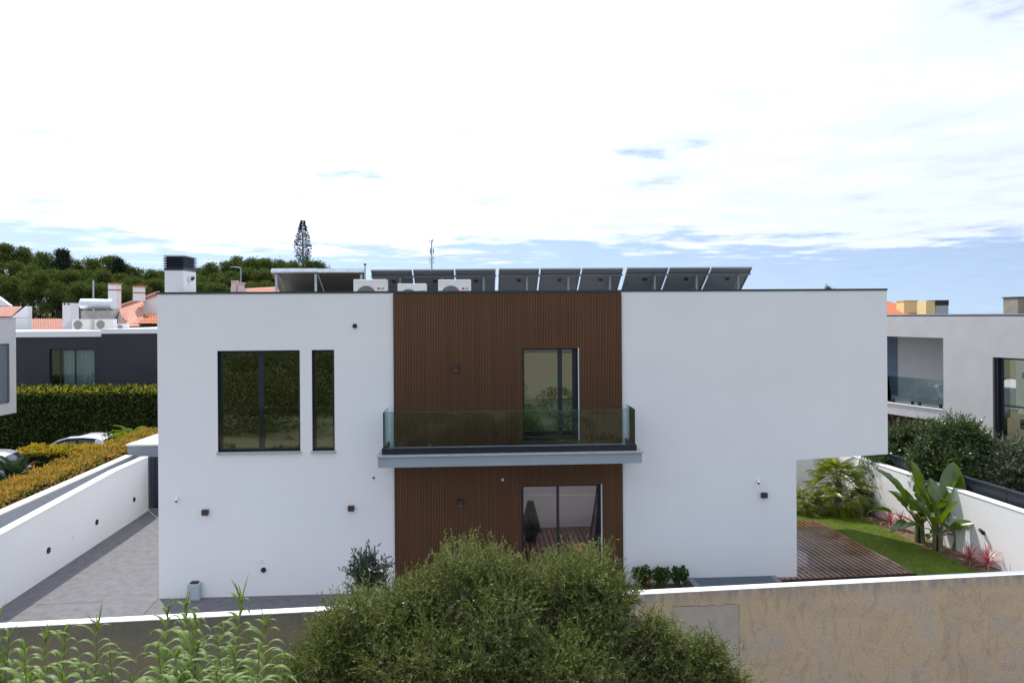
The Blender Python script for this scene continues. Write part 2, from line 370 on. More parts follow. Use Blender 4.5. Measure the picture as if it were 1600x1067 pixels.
# ------------------------------------------------------------------ the house
HF = Frame(0.0, 16.31, math.atan(0.0536))
house = thing('house', 'large white modern two storey house with brown slatted centre and glass balcony', 'house', HF.w(0, 0, 0), HF.yaw)
def U(px, py=500, d=0.0): return HF.hit(px, py, d)[0]
def Z(px, py, d=0.0): return HF.hit(px, py, d)[1]
uL, uR, uM = U(245.6), U(1385.8), U(1244.6, 800)
ZT = 6.86; ZS = Z(1245, 718.5)
w1 = (U(340.3, 630), U(468.8, 630), Z(404, 705.3), Z(404, 547.6))
w2 = (U(487.8, 630), U(522.6, 630), Z(505, 704.0), Z(505, 546.6))
d1 = (U(817.3, 620), U(903.3, 620), 3.42, Z(860, 544.6))
d2 = (U(815, 800), U(939, 800), 0.02, Z(880, 757.2))
ops = [w1, w2, d1, d2]
us = sorted([uL, uM, uR] + [o[0] for o in ops] + [o[1] for o in ops]); zs = sorted([0.0, ZS, ZT] + [o[2] for o in ops] + [o[3] for o in ops])
def keep(i, j):
    u, z = (us[i] + us[i + 1]) / 2, (zs[j] + zs[j + 1]) / 2
    if u > uM and z < ZS: return False
    return not any(o[0] < u < o[1] and o[2] < z < o[3] for o in ops)
sl = (Z(1386, 709.3) - ZS) / (uR - uM)
warp = lambda u, z: (u, z + (u - uM) * sl if (abs(z - ZS) < 1e-6 and u > uM) else z)
grid_wall(us, zs, keep, 0.0, 0.30, warp).build('front_wall', WHITE, house)
DW = 9.0
MB().box(uL, uL + .25, .302, DW, 0, ZT).build('side_wall', WHITE, house)
MB().box(uM - .25, uM, .302, 5.0, 0, ZS - .06).build('side_wall', WHITE, house)
MB().box(uR - .25, uR, .302, 5.0, ZS + sl * (uR - uM), ZT).build('side_wall', WHITE, house)
MB().hexa([(uM - .3, .302, ZS - .05), (uR - .252, .302, ZS + .07), (uR - .252, 4.99, ZS + .07), (uM - .3, 4.99, ZS - .05),
           (uM - .3, .302, ZS + .3), (uR - .252, .302, ZS + .3), (uR - .252, 4.99, ZS + .3), (uM - .3, 4.99, ZS + .3)]).build('soffit', WHITE, house)
MB().box(uM, uR, 5.002, 5.3, ZS + .1, ZT).build('rear_wall', WHITE, house)
MB().box(uL + .252, d2[0] - 1.0, DW - .3, DW, 0, ZT).build('rear_wall', WHITE, house); MB().box(d2[1] + 1.0, uM - .002, 5.002, 5.3, 0, ZT).build('rear_wall', WHITE, house)
# roof with an open light well behind the brown centre, storey floor, inner walls
wl0, wl1 = d2[0] - .9, d2[1] + .9
rf = MB(); rf.box(uL + .25, wl0, .30, DW - .3, 6.30, 6.42); rf.box(wl1, uR - .26, .30, 4.99, 6.30, 6.42); rf.box(wl0, wl1, .30, 1.35, 6.30, 6.42)
rf.build('roof', mat('roof_gravel', (0.4, 0.39, 0.37), 0.95, 0.2, 20), house)
ff = MB(); ff.box(uL + .25, wl0, .302, DW - .3, 2.95, 3.25); ff.box(wl0, wl1, .302, 1.35, 2.95, 3.25); ff.box(wl1, uM - .3, .302, 4.99, 2.95, 3.25)
ff.build('storey_floor', INTER, house)
iw = MB(); iw.box(wl0, wl1, 1.2, 1.35, 3.25, 6.3); iw.box(wl0 - .1, wl0, .302, DW - .3, .0, 2.95); iw.box(wl1, wl1 + .1, .302, 4.99, .0, 2.95)
iw.box(wl0 - .1, wl0, .302, DW - .3, 3.25, 6.3); iw.box(wl1, wl1 + .1, .302, 4.99, 3.25, 6.3)
iw.build('inner_wall', WHITE, house)
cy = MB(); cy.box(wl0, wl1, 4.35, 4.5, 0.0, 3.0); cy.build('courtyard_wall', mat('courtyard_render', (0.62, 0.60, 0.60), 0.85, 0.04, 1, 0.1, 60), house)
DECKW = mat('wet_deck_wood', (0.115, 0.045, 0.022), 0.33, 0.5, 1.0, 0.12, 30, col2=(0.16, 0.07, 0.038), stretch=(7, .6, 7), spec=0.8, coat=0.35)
def deck_wet(m):
    nt = m.node_tree; b = nt.nodes['Principled BSDF']; N = nt.nodes.new; L = nt.links.new
    tc = N('ShaderNodeTexCoord'); nz = N('ShaderNodeTexNoise'); nz.inputs['Scale'].default_value = 0.9; nz.inputs['Detail'].default_value = 5
    L(tc.outputs['Generated'], nz.inputs['Vector']); g = N('ShaderNodeNewGeometry'); L(g.outputs['Position'], nz.inputs['Vector'])
    mr = N('ShaderNodeMapRange'); mr.inputs['From Min'].default_value = 0.42; mr.inputs['From Max'].default_value = 0.56; mr.inputs['To Min'].default_value = 0.16; mr.inputs['To Max'].default_value = 0.45
    L(nz.outputs[0], mr.inputs['Value']); L(mr.outputs[0], b.inputs['Roughness'])
    # sky glint and groove shade painted as pale-centred board stripes; tone varies per board
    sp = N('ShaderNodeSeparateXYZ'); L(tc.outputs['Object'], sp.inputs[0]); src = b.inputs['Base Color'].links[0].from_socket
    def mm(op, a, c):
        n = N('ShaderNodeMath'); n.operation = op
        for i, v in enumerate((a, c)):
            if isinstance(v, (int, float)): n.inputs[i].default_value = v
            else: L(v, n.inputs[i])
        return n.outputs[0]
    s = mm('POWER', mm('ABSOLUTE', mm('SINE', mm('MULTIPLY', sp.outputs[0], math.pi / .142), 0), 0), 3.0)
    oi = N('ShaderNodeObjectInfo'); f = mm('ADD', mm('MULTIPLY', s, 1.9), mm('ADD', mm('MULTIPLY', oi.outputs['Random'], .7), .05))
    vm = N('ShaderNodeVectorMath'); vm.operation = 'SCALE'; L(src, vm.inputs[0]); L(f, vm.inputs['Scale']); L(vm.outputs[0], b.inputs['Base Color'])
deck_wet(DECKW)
me = None
k = 0; u = wl0 + .02
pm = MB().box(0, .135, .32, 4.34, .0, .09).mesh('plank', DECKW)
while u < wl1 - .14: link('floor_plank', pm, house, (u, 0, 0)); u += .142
MB().box(uL, uR, 0, 0, 0, 0)
# parapet coping, edges butted
cp = MB(); cp.box(uL - .015, uR + .015, -.015, .32, ZT, ZT + .045); cp.box(uL - .015, uL + .27, .322, DW, ZT, ZT + .045); cp.box(uR - .27, uR + .015, .322, 5.3, ZT, ZT + .045)
cp.build('parapet_coping', COPE, house)
cl0, cl1 = U(616.3, 600), U(970.6, 600)
MB().box(cl0, cl1, -.022, -.002, ZT - .028, ZT - .002).build('cladding_trim', BLACKM, house)

# slatted cladding
lo = Z(800, 727)
clad = MB()
def cells(x0, x1, z0, z1, holes):
    xs = sorted({x0, x1, *[h[0] for h in holes], *[h[1] for h in holes]}); zz = sorted({z0, z1, *[h[2] for h in holes], *[h[3] for h in holes]})
    return [(a, b, c, d) for a, b in zip(xs, xs[1:]) for c, d in zip(zz, zz[1:]) if not any(h[0] < (a + b) / 2 < h[1] and h[2] < (c + d) / 2 < h[3] for h in holes)]
for a, b, c, d in cells(cl0, cl1, 0.0, ZT - .03, [d1, d2]): clad.box(a, b, -.012, -.003, c, d)
cladding = clad.build('cladding', WOODB, house)
units = []
for w_ in WOOD:
    mb = MB().box(-.0115, .0115, -.036, -.013, 0, 1); units.append(mb.mesh('slat', w_))
pitch = (cl1 - cl0 - .03) / 144
for i in range(145):
    u = cl0 + .015 + i * pitch
    spans = [(0.0, 3.06), (3.07, ZT - .03)]
    for h in (d1, d2):
        if h[0] - .012 < u < h[1] + .012:
            ns = []
            for a, b in spans:
                if h[2] > a + .05: ns.append((a, min(b, h[2] - .005)))
                if h[3] < b - .05: ns.append((max(a, h[3] + .005), b))
                if h[3] <= a or h[2] >= b: pass
            ns = []
            for a, b in spans:
                if b <= h[2] or a >= h[3]: ns.append((a, b)); continue
                if a < h[2] - .05: ns.append((a, h[2] - .005))
                if b > h[3] + .05: ns.append((h[3] + .005, b))
            spans = ns
    for a, b in spans:
        link('slat', random.choice(units), cladding, (u, 0, a), None, (1, 1, b - a))
et = MB(); et.box(cl0 - .012, cl0 + .002, -.045, -.001, 0, ZT - .03); et.box(cl1 - .002, cl1 + .012, -.045, -.001, 0, ZT - .03); et.build('edge_trim', BLACKM, cladding)

def window(o, mull, split=0.055, guard=None, sill=True, ins=0.10, mat_glass=GLASS, frame_l=.055, frame_r=.045, top=.05, bot=.06):
    u0, u1, z0, z1 = o
    lin = MB(); t = .008
    lin.box(u0, u0 + t, -.004, ins + .06, z0, z1); lin.box(u1 - t, u1, -.004, ins + .06, z0, z1); lin.box(u0 + t, u1 - t, -.004, ins + .06, z1 - t, z1); lin.box(u0 + t, u1 - t, .0, ins + .06, z0, z0 + t)
    a0, a1, b0, b1 = u0 + t, u1 - t, z0 + t, z1 - t
    lin.box(a0, a0 + frame_l, ins, ins + .06, b0, b1); lin.box(a1 - frame_r, a1, ins, ins + .06, b0, b1)
    lin.box(a0 + frame_l, a1 - frame_r, ins, ins + .06, b1 - top, b1); lin.box(a0 + frame_l, a1 - frame_r, ins, ins + .06, b0, b0 + bot)
    cuts = [a0 + frame_l]
    for m_, w_ in mull:
        lin.box(m_ - w_ / 2, m_ + w_ / 2, ins - .012, ins + .058, b0 + bot, b1 - top); cuts += [m_ - w_ / 2, m_ + w_ / 2]
    cuts.append(a1 - frame_r)
    win = lin.build('window', BLACKM, house)
    for i in range(0, len(cuts), 2):
        MB().box(cuts[i], cuts[i + 1], ins + .028, ins + .036, b0 + bot, b1 - top).build('pane', mat_glass, win)
    if guard: MB().box(u0 + t + .002, u1 - t - .002, .02, .030, z0 + .05, guard).build('guard_glass', GLASSB2, win)
    if sill: MB().box(u0 - .03, u1 + .03, -.05, ins - .002, z0 - .045, z0 - .001).build('sill', STONE, house)
    return win
GLASSB2 = glassmat('guard_glass', 0.05, (0.86, 0.90, 0.88))
window(w1, [(U(406.3, 630), .115)], guard=Z(404, 638.5))
window(w2, [], guard=Z(505, 637.5))
window(d1, [(U(876, 620), .10)], sill=False, frame_l=.03, frame_r=.11, top=.03)
wd = window(d2, [(U(872.5, 800), .06)], sill=False, mat_glass=GLASSC, frame_l=.045, frame_r=.04, top=.05)
# pale edge strips beside both doors, the ajar leaf of the lower door with its dark blue and brown edges
MB().box(d1[1] - .006, d1[1] + .02, -.05, -.037, d1[2], d1[3] + .01).build('reveal_trim', mat('pale_metal_trim', (0.6, 0.62, 0.63), 0.5, 0.05), house)
MB().box(d2[1] - .006, d2[1] + .022, -.05, -.037, 0.02, d2[3] + .01).build('reveal_trim', MATS['pale_metal_trim'], house)
dt = U(933, 760, .16) ; db = U(922, 835, .16) ; zt_, zb_ = d2[3] - .06, Z(922, 835, .16); kk = (db - dt) / (zb_ - zt_)
def lean(z, du=0): return dt + (z - zt_) * kk + du
mb = MB(); mb.hexa([(lean(.1), .18, .1), (lean(.1, .045), .18, .1), (lean(.1, .045), .22, .1), (lean(.1), .22, .1), (lean(zt_), .18, zt_), (lean(zt_, .045), .18, zt_), (lean(zt_, .045), .22, zt_), (lean(zt_), .22, zt_)])
mb.build('tilted_leaf_edge', BLACKM, wd)
mb = MB(); mb.hexa([(lean(.1, .05), .20, .1), (lean(.1, .15), .20, .1), (lean(.1, .15), .24, .1), (lean(.1, .05), .24, .1), (lean(zt_, .05), .20, zt_), (lean(zt_, .075), .20, zt_), (lean(zt_, .075), .24, zt_), (lean(zt_, .05), .24, zt_)])
mb.build('tilted_wood_edge', mat('reddish_wood_edge', (0.25, 0.12, 0.07), 0.6, 0.2, 4), wd)
MB().prism_xz([(lean(.1, .16), .1), (d2[1] - .06, .1), (d2[1] - .06, zt_), (lean(zt_, .09), zt_)], .20, .24).build('dark_blue_panel', mat('navy_panel', (0.008, 0.02, 0.045), 0.4, 0.1), wd)

# balcony
bd = -.90
bs0, bs1 = U(590.3, 720, bd - .12), U(1003, 716, bd - .12)
bz0 = Z(800, 727.0, bd - .12); bz1 = Z(800, 708.5, bd - .12)
MB().box(bs0, bs1, bd - .12, -.04, bz0, bz1 - .03).build('balcony_slab', SLABG, house)
MB().box(bs0 - .025, bs1 + .025, bd - .16, -.042, bz1 - .028, bz1).build('balcony_edge_stone', STONE, house)
g0, g1 = U(598.8, 670, bd), U(992, 670, bd); gz1 = Z(800, 642, bd)
ch = MB(); ch.box(g0 - .03, g1 + .03, bd - .035, bd + .035, bz1 + .001, bz1 + .13); ch.box(g0 - .03, g0 + .04, bd + .036, -.05, bz1 + .001, bz1 + .13); ch.box(g1 - .04, g1 + .03, bd + .036, -.05, bz1 + .001, bz1 + .13)
ch.build('glass_channel', mat('navy_black_channel', (0.010, 0.016, 0.028), 0.4, 0.1), house)
bal = MB().box(g0, g1, bd - .008, bd + .008, bz1 + .132, gz1).build('balustrade_glass', GLASSB, house)
MB().box(g0, g0 + .016, bd + .010, -.06, bz1 + .132, gz1).build('balustrade_glass', GLASSB, house)
MB().box(g1 - .016, g1, bd + .010, -.06, bz1 + .132, gz1).build('balustrade_glass', GLASSB, house)
ge = MB(); ge.box(g0, g1, bd - .0085, bd + .0085, gz1 + .0005, gz1 + .009); ge.box(g0, g0 + .016, bd + .01, -.06, gz1 + .0005, gz1 + .009); ge.box(g1 - .016, g1, bd + .01, -.06, gz1 + .0005, gz1 + .009)
ge.box(g0 - .004, g0 - .0005, bd - .009, bd + .009, bz1 + .14, gz1); ge.box(g1 + .0005, g1 + .004, bd - .009, bd + .009, bz1 + .14, gz1)
ge.build('glass_edge', GLASSEDGE, house)

# small fittings on the walls
def disc(parent, name, px, py, r, m, d=-.03, dd=0.0, ring=None):
    u, z = HF.hit(px, py, 0)
    o = MB().tube([(u, dd - .001, z), (u, d, z)], r, 20).build(name, m, parent)
    if ring: MB().tube([(u, dd - .0005, z), (u, d - .008, z)], [r * .35, r * .35], 12).build('vent_core', ring, o)
    return o
VENTB = mat('black_vent', (0.012, 0.012, 0.015), 0.5, 0.1)
disc(house, 'round_vent', 554.5, 509.3, .052, VENTB, ring=COPE); disc(house, 'round_vent', 412, 889.6, .055, VENTB, ring=COPE)
disc(house, 'socket', 584, 746, .022, VENTB); disc(house, 'sensor', 785.3, 748.6, .032, PLASTW, d=-.06, dd=-.036); disc(house, 'sensor', 785.3, 748.6, .012, VENTB, d=-.066, dd=-.06)
for px, py, dd in ((321.6, 799.8, 0), (549, 793.6, 0), (1193, 773, 0), (712, 574.5, -.036), (719, 785, -.036)):
    u, z = HF.hit(px, py, dd); hw, hh = .068, .064
    lm = MB(); lm.box(u - hw, u + hw, dd - .085, dd - .001, z - hh + .01, z + hh); lm.box(u - hw + .012, u + hw - .012, dd - .09, dd - .086, z - hh + .022, z + hh - .012)
    o = lm.build('wall_lamp', BROWNB, house)
    MB().box(u - hw + .015, u + hw - .015, dd - .075, dd - .01, z - hh + .002, z - hh + .0095).build('lamp_lens', LENSW, o)
for px, py, sx in ((277, 780, 1), (1184, 752, -1)):
    u, z = HF.hit(px, py, 0); o = MB().tube([(u, -.001, z + .03), (u, -.05, z + .03)], .028, 14).build('security_camera', PLASTW, house)
    MB().tube([(u, -.045, z + .03), (u + .03 * sx, -.13, z - .012)], .026, 14).build('camera_body', PLASTW, o); MB().tube([(u + .0302 * sx, -.131, z - .0125), (u + .034 * sx, -.142, z - .018)], .022, 14).build('camera_lens', VENTB, o)
u, z = HF.hit(408, 876, 0)
MB().box(u - .05, u + .04, -.012, -.001, z - .035, z + .03).build('socket_plate', PLASTW, house)
# chimney
cu0, cu1 = HF.hit(257.3, 440, 1.2)[0], HF.hit(286.4, 440, 1.2)[0]; cz0 = Z(270, 422.5, 1.2); cz1 = Z(270, 398.5, 1.2)
ch = MB().box(cu0, cu1, 1.2, 1.2 + .78, 6.42, cz0).build('chimney', WHITE, house)
cap = MB(); cap.box(cu0 + .03, cu1 - .03, 1.23, 1.95, cz0 + .001, cz1 - .02); cap.box(cu0 - .01, cu1 + .01, 1.19, 1.99, cz0 + .002, cz0 + .07)
nsl = 5; hh = (cz1 - cz0 - .07) / nsl
for i in range(nsl):
    zb = cz0 + .07 + i * hh
    a = .035; cap.hexa([(cu0 - a, 1.2 - a, zb + hh * .35), (cu1 + a, 1.2 - a, zb + hh * .35), (cu1 + a, 1.98 + a, zb + hh * .35), (cu0 - a, 1.98 + a, zb + hh * .35),
                       (cu0 - .0, 1.2 - .0, zb + hh * .95), (cu1, 1.2, zb + hh * .95), (cu1, 1.98, zb + hh * .95), (cu0, 1.98, zb + hh * .95)])
cap.build('louvred_cowl', mat('navy_black_cowl', (0.010, 0.014, 0.024), 0.4, 0.1), ch)
zc = Z(292, 436, 1.5)
MB().tube([(cu1, 1.55, zc), (cu1 + .09, 1.5, zc)], .085, 16).build('wall_bracket', PLASTW, ch); MB().tube([(cu1 + .091, 1.49, zc - .01), (cu1 + .15, 1.46, zc + .03)], .035, 12).build('bracket_lens', VENTB, ch)

# utility cabinet
u0, u1 = U(292.3, 925, -.16), U(311.5, 925, -.16); zt = Z(300, 913, -.16)
cab = thing('utility_cabinet', 'small grey green metal cabinet at foot of white wall, left end', 'cabinet', HF.w((u0 + u1) / 2, -.08, 0), HF.yaw)
hw = (u1 - u0) / 2
bevel(MB().box(-hw, hw, -.08, .078, 0.001, zt).build('cabinet_body', TEAL, cab), .006)
MB().box(-hw + .03, hw - .02, -.088, -.0805, .04, zt - .03).build('door', TEAL, cab); MB().box(-hw + .05, hw - .06, -.05, .07, zt + .001, zt + .03).build('vent_slot', VENTB, cab)
MB().tube([(-hw + .06, -.0885, zt * .5), (-hw + .06, -.096, zt * .5)], .014, 10).build('lock', VENTB, cab)

# light well cover by the wall
u0, u1 = U(1075, 903, -.1), U(1213, 903, -.1)
lw_ = thing('light_well_cover', 'low grey framed glass light well cover on ground along right white wall', 'skylight', HF.w(u0, -.02, 0), HF.yaw)
Wd = u1 - u0; hz = Z(1150, 900.5, -.03)
fr = MB(); fr.box(0, Wd, -1.0, 0, .001, hz - .03); fr.box(0, .14, -1.0, 0, hz - .029, hz); fr.box(Wd - .14, Wd, -1.0, 0, hz - .029, hz); fr.box(.141, Wd - .141, -1.0, -.62, hz - .029, hz)
fr.build('cover_frame', mat('dark_grey_zinc', (.17, .17, .18), .5, .12, 4), lw_)
MB().box(.142, Wd - .142, -.619, -.002, hz - .028, hz - .006).build('glass', mat('blue_grey_skylight_glass', (0.03, 0.055, 0.075), 0.12, 0.1, 3), lw_)

# ------------------------------------------------------------------ boundary walls
def stain_mat():
    m = bpy.data.materials.new('raw_mortar'); m.use_nodes = True; nt = m.node_tree; b = nt.nodes['Principled BSDF']; N = nt.nodes.new; L = nt.links.new
    b.inputs['Roughness'].default_value = 0.93
    tc = N('ShaderNodeTexCoord')
    def noise(s, d=8, st=None, r=.6, dist=0):
        n = N('ShaderNodeTexNoise'); n.inputs['Scale'].default_value = s; n.inputs['Detail'].default_value = d; n.inputs['Roughness'].default_value = r; n.inputs['Distortion'].default_value = dist
        mp = N('ShaderNodeMapping'); mp.inputs['Scale'].default_value = st or (1, 1, 1); L(tc.outputs['Object'], mp.inputs[0]); L(mp.outputs[0], n.inputs['Vector']); return n.outputs[0]
    def ramp(src, stops):
        r = N('ShaderNodeValToRGB'); 
        while len(r.color_ramp.elements) < len(stops): r.color_ramp.elements.new(.5)
        for e, (p, c) in zip(r.color_ramp.elements, stops): e.position = p; e.color = (*c, 1)
        L(src, r.inputs[0]); return r.outputs[0]
    def mix(f, a, c, mode='MIX'):
        x = N('ShaderNodeMixRGB'); x.blend_type = mode
        for i, v in enumerate((f, a, c)):
            if isinstance(v, (int, float)): x.inputs[i].default_value = v
            elif isinstance(v, tuple): x.inputs[i].default_value = (*v, 1)
            else: L(v, x.inputs[i])
        return x.outputs[0]
    base = ramp(noise(.7, 10, (1, 1, 1.4), .6, .6), [(.35, (.53, .44, .36)), (.5, (.60, .455, .30)), (.66, (.50, .40, .30))])
    arcs = ramp(noise(1.5, 5, (1.4, 1, .8), .7, 3.0), [(.38, (.80, .77, .74)), (.5, (1, 1, 1)), (.60, (1.0, .97, .90)), (.72, (.80, .77, .72))])
    c = mix(.8, base, arcs, 'MULTIPLY')
    fine = ramp(noise(22, 6, (1, 1, 1), .7), [(.3, (.82, .82, .82)), (.6, (1.05, 1.05, 1.05))]); c = mix(.7, c, fine, 'MULTIPLY')
    # run-off grime below the coping; shadow on the left half painted darker and greener
    sp = N('ShaderNodeSeparateXYZ'); L(tc.outputs['Object'], sp.inputs[0])
    mr = N('ShaderNodeMapRange'); mr.inputs['From Min'].default_value = 2.42; mr.inputs['From Max'].default_value = 2.68; L(sp.outputs[2], mr.inputs['Value'])
    st = ramp(noise(3.2, 6, (1.6, 1, .25), .7), [(.38, (0, 0, 0)), (.60, (1, 1, 1))])
    f = N('ShaderNodeMath'); f.operation = 'MULTIPLY'; L(mr.outputs[0], f.inputs[0]); L(st, f.inputs[1]); c = mix(f.outputs[0], c, (.28, .25, .25))
    drip = ramp(noise(9, 4, (2.6, 1, .12), .8), [(.60, (0, 0, 0)), (.64, (1, 1, 1))]); m3 = N('ShaderNodeMapRange'); m3.inputs['From Min'].default_value = 2.50; m3.inputs['From Max'].default_value = 2.69; L(sp.outputs[2], m3.inputs['Value'])
    f3 = N('ShaderNodeMath'); f3.operation = 'MULTIPLY'; L(m3.outputs[0], f3.inputs[0]); L(drip, f3.inputs[1]); c = mix(f3.outputs[0], c, (.6, .6, .6))
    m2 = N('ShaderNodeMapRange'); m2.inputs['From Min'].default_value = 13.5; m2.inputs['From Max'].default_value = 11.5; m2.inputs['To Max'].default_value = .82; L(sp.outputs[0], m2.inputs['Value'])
    left_shade = ramp(noise(.8, 8, (1, 1, 2.2), .6), [(.36, (.095, .105, .085)), (.6, (.15, .135, .095))]); c = mix(m2.outputs[0], c, left_shade)
    L(c, b.inputs['Base Color'])
    bp = N('ShaderNodeBump'); bp.inputs['Strength'].default_value = .5; bp.inputs['Distance'].default_value = .03
    hh = N('ShaderNodeMath'); hh.operation = 'ADD'; L(noise(1.5, 5, (1.4, 1, .8), .7, 3.0), hh.inputs[0]); L(noise(26, 5), hh.inputs[1]); L(hh.outputs[0], bp.inputs['Height']); L(bp.outputs[0], b.inputs['Normal'])
    return m
ZC = 1.2
fyaw = math.atan2(fdir.y, fdir.x)
o0 = FA + fdir * -6.0
fw = thing('boundary_wall', 'raw brown mortar boundary wall with bright white coping across the foreground', 'wall', (o0.x, o0.y, -1.5), fyaw)
LW = 42.0
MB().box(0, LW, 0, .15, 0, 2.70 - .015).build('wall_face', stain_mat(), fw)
MB().box(0, LW, -.004, .185, 2.686, 2.70).build('coping', CAPW, fw); MB().box(0, LW, .151, .172, .1, 2.684).build('inner_reflector', WHITE, fw)  # inner slab: unseen white face added to bounce sunlight onto the house
ff_ = Frame(o0.x, o0.y, fyaw)
p0, p1 = ff_.hit(1052, 948), ff_.hit(1153.5, 944); q1 = ff_.hit(1153.5, 1012); q0 = ff_.hit(1052, 1080)
pat = MB(); rr = random.Random(3); top = [(p0[0] + (p1[0] - p0[0]) * i / 12, p0[1] + 1.5 + (p1[1] - p0[1]) * i / 12 + rr.uniform(-.012, .012)) for i in range(13)]
side = [(p1[0] + rr.uniform(-.01, .012), p1[1] + 1.5 - i * .12) for i in range(1, 9)]
pat.prism_xz([(p0[0], .3)] + [(x, z) for x, z in top] + side + [(p1[0], .3)], -.012, -.001); pat.v = [(x, y, z) for x, y, z in pat.v]
pat.build('repair_patch', mat('grey_cement_patch', (.45, .385, .33), .9, .10, 3, .3, 40), fw)
fr_ = MB(); fr_.prism_xz([(x - .0, z + .002) for x, z in top] + [(x, z + .013 + rr.uniform(-.005, .006)) for x, z in reversed(top)], -.0035, -.0005)
sd_ = [(p1[0] + .004, p1[1] + 1.5)] + side; fr_.prism_xz([(x + .003, z) for x, z in sd_] + [(x + .013 + rr.uniform(-.004, .005), z) for x, z in reversed(sd_)], -.0035, -.0005)
fr_.build('patch_crack', mat('crack_shadow', (.22, .18, .14), .95, .2, 8), fw)

# driveway wall
W0, W1 = onz(0, 949.8, 0), onz(231.9, 797.5, 0); wdv = (W1 - W0).normalized(); wyaw = math.atan2(wdv.y, wdv.x); WLn = (W1 - W0).length
WF = Frame(W0.x, W0.y, wyaw)
def whit(px, py): return WF.hit(px, py, 0)
kt, e0, e1 = whit(182.7, 734.3), whit(0, 834.5), whit(231, 713)
dwall = thing('boundary_wall', 'long low white wall with white coping along left side of driveway', 'wall', (W0.x, W0.y, 0), wyaw)
prof = [(-3.6, e0[1] - .06), (0, e0[1]), kt, (WLn, e1[1])]
mbw = MB(); mbw.prism_xz([(-3.6, -.3), (WLn, -.3)] + [(x, z - .04) for x, z in reversed(prof)], 0, .2); mbw.build('wall_face', WHITE, dwall)
mbw = MB(); mbw.prism_xz([(x, z - .038) for x, z in prof] + [(x, z) for x, z in reversed(prof)], -.012, .225); mbw.build('coping', CAPW, dwall)
for px, py in ((75.5, 859.5), (151, 815.3), (209.3, 780)):
    u, z = whit(px, py); o = MB().tube([(u, -.001, z), (u, -.02, z)], .075, 18).build('round_lamp', VENTB, dwall); MB().tube([(u, -.0205, z), (u, -.03, z)], .045, 14).build('lamp_glass', COPE, o)
for px, py in ((115, 838), (225.5, 778)):
    u, z = whit(px, py); MB().box(u - .05, u + .05, -.012, -.001, z - .05, z + .05).build('socket_plate', PLASTW, dwall)
# the neighbour's wall just beyond with its pale coping
W2 = W0 + Vector((-1.2, 0, 0)); o2 = Frame(W2.x, W2.y, wyaw)
nwall = thing('retaining_wall', 'blue grey retaining wall with cream coping below the trimmed sloping hedge', 'wall', (W2.x, W2.y, 0), wyaw)
x0, z0 = o2.hit(0, 803); x1, z1 = o2.hit(208, 712)
MB().box(-3, x1, 0, .2, -.9, 1.49).build('wall_face', GREYW2, nwall); MB().box(-3, x1, -.015, .26, 1.491, 1.53).build('coping', mat('cream_coping', (.72, .66, .60), .7, .04), nwall)
# low garage block and dark gate at the end of the drive
gz = at(199, 694.5, 24.8).z; gxl = at(199, 694, 24.8).x
gb = thing('garage', 'low blue grey garage block with flat pale roof beside end of driveway', 'garage', (gxl, 24.8, 0))
MB().box(0, 6, 0, 3.3, -.9, gz - .05).build('wall', GREYW2, gb); MB().box(-.04, 6, -.04, 3.34, gz - .049, gz + .01).build('flat_roof', CAPW, gb)
pg = at(231.5, 713, 23.3)
gt = thing('driveway_gate', 'dark navy ribbed metal gate closing the end of the driveway', 'gate', (pg.x + .02, 23.25, 0))
for i in range(14): MB().box(i * .11, i * .11 + .1, 0, .04, .04, pg.z - .02).build('gate_panel', mat('navy_gate', (.015, .022, .04), .45, .1), gt)
MB().box(0, 1.55, .041, .08, .02, pg.z).build('gate_frame', MATS['navy_gate'], gt)
# garden walls on the right
ryaw = math.atan2(rd.y, rd.x); gp = RW0 - rd * 2.4
rw = thing('garden_wall', 'tall white sunlit garden wall on the right behind the big-leaved plants', 'wall', (gp.x, gp.y, 0), ryaw)
RF = Frame(gp.x, gp.y, ryaw)
za = RF.hit(1600, 800)[1]; zb = RF.hit(1345, 716)[1]; ua, ub = RF.hit(1600, 800)[0], RF.hit(1345, 716)[0]
zl = lambda u: za + (zb - za) * (u - ua) / (ub - ua)
LR = 10.8
pr = [(0, zl(0)), (LR, zl(LR))]
MB().prism_xz([(0, -.3), (LR, -.3), (LR, pr[1][1] - .03), (0, pr[0][1] - .03)], -.2, 0).build('wall_face', WHITE, rw)
MB().prism_xz([(0, pr[0][1] - .029), (LR, pr[1][1] - .029), (LR, pr[1][1]), (0, pr[0][1])], -.225, .012).build('coping', CAPW, rw)
u, z = RF.hit(1537.5, 832)
o = MB().tube([(u, .001, z), (u, .05, z)], .05, 14).build('spot_lamp', VENTB, rw); MB().tube([(u, .03, z + .01), (u, .13, z + .09)], .04, 14).build('lamp_head', VENTB, o)
bw = thing('garden_wall', 'shaded white wall closing the far end of the garden behind the fan palm', 'wall', (uM + .2, 24.4, 0))
MB().box(-1, rwx(24.4) - uM - .2, 0, .2, -.3, 1.95).build('wall_face', WHITE, bw); MB().box(-1, rwx(24.4) - uM - .2, -.012, .22, 1.951, 1.99).build('coping', CAPW, bw)
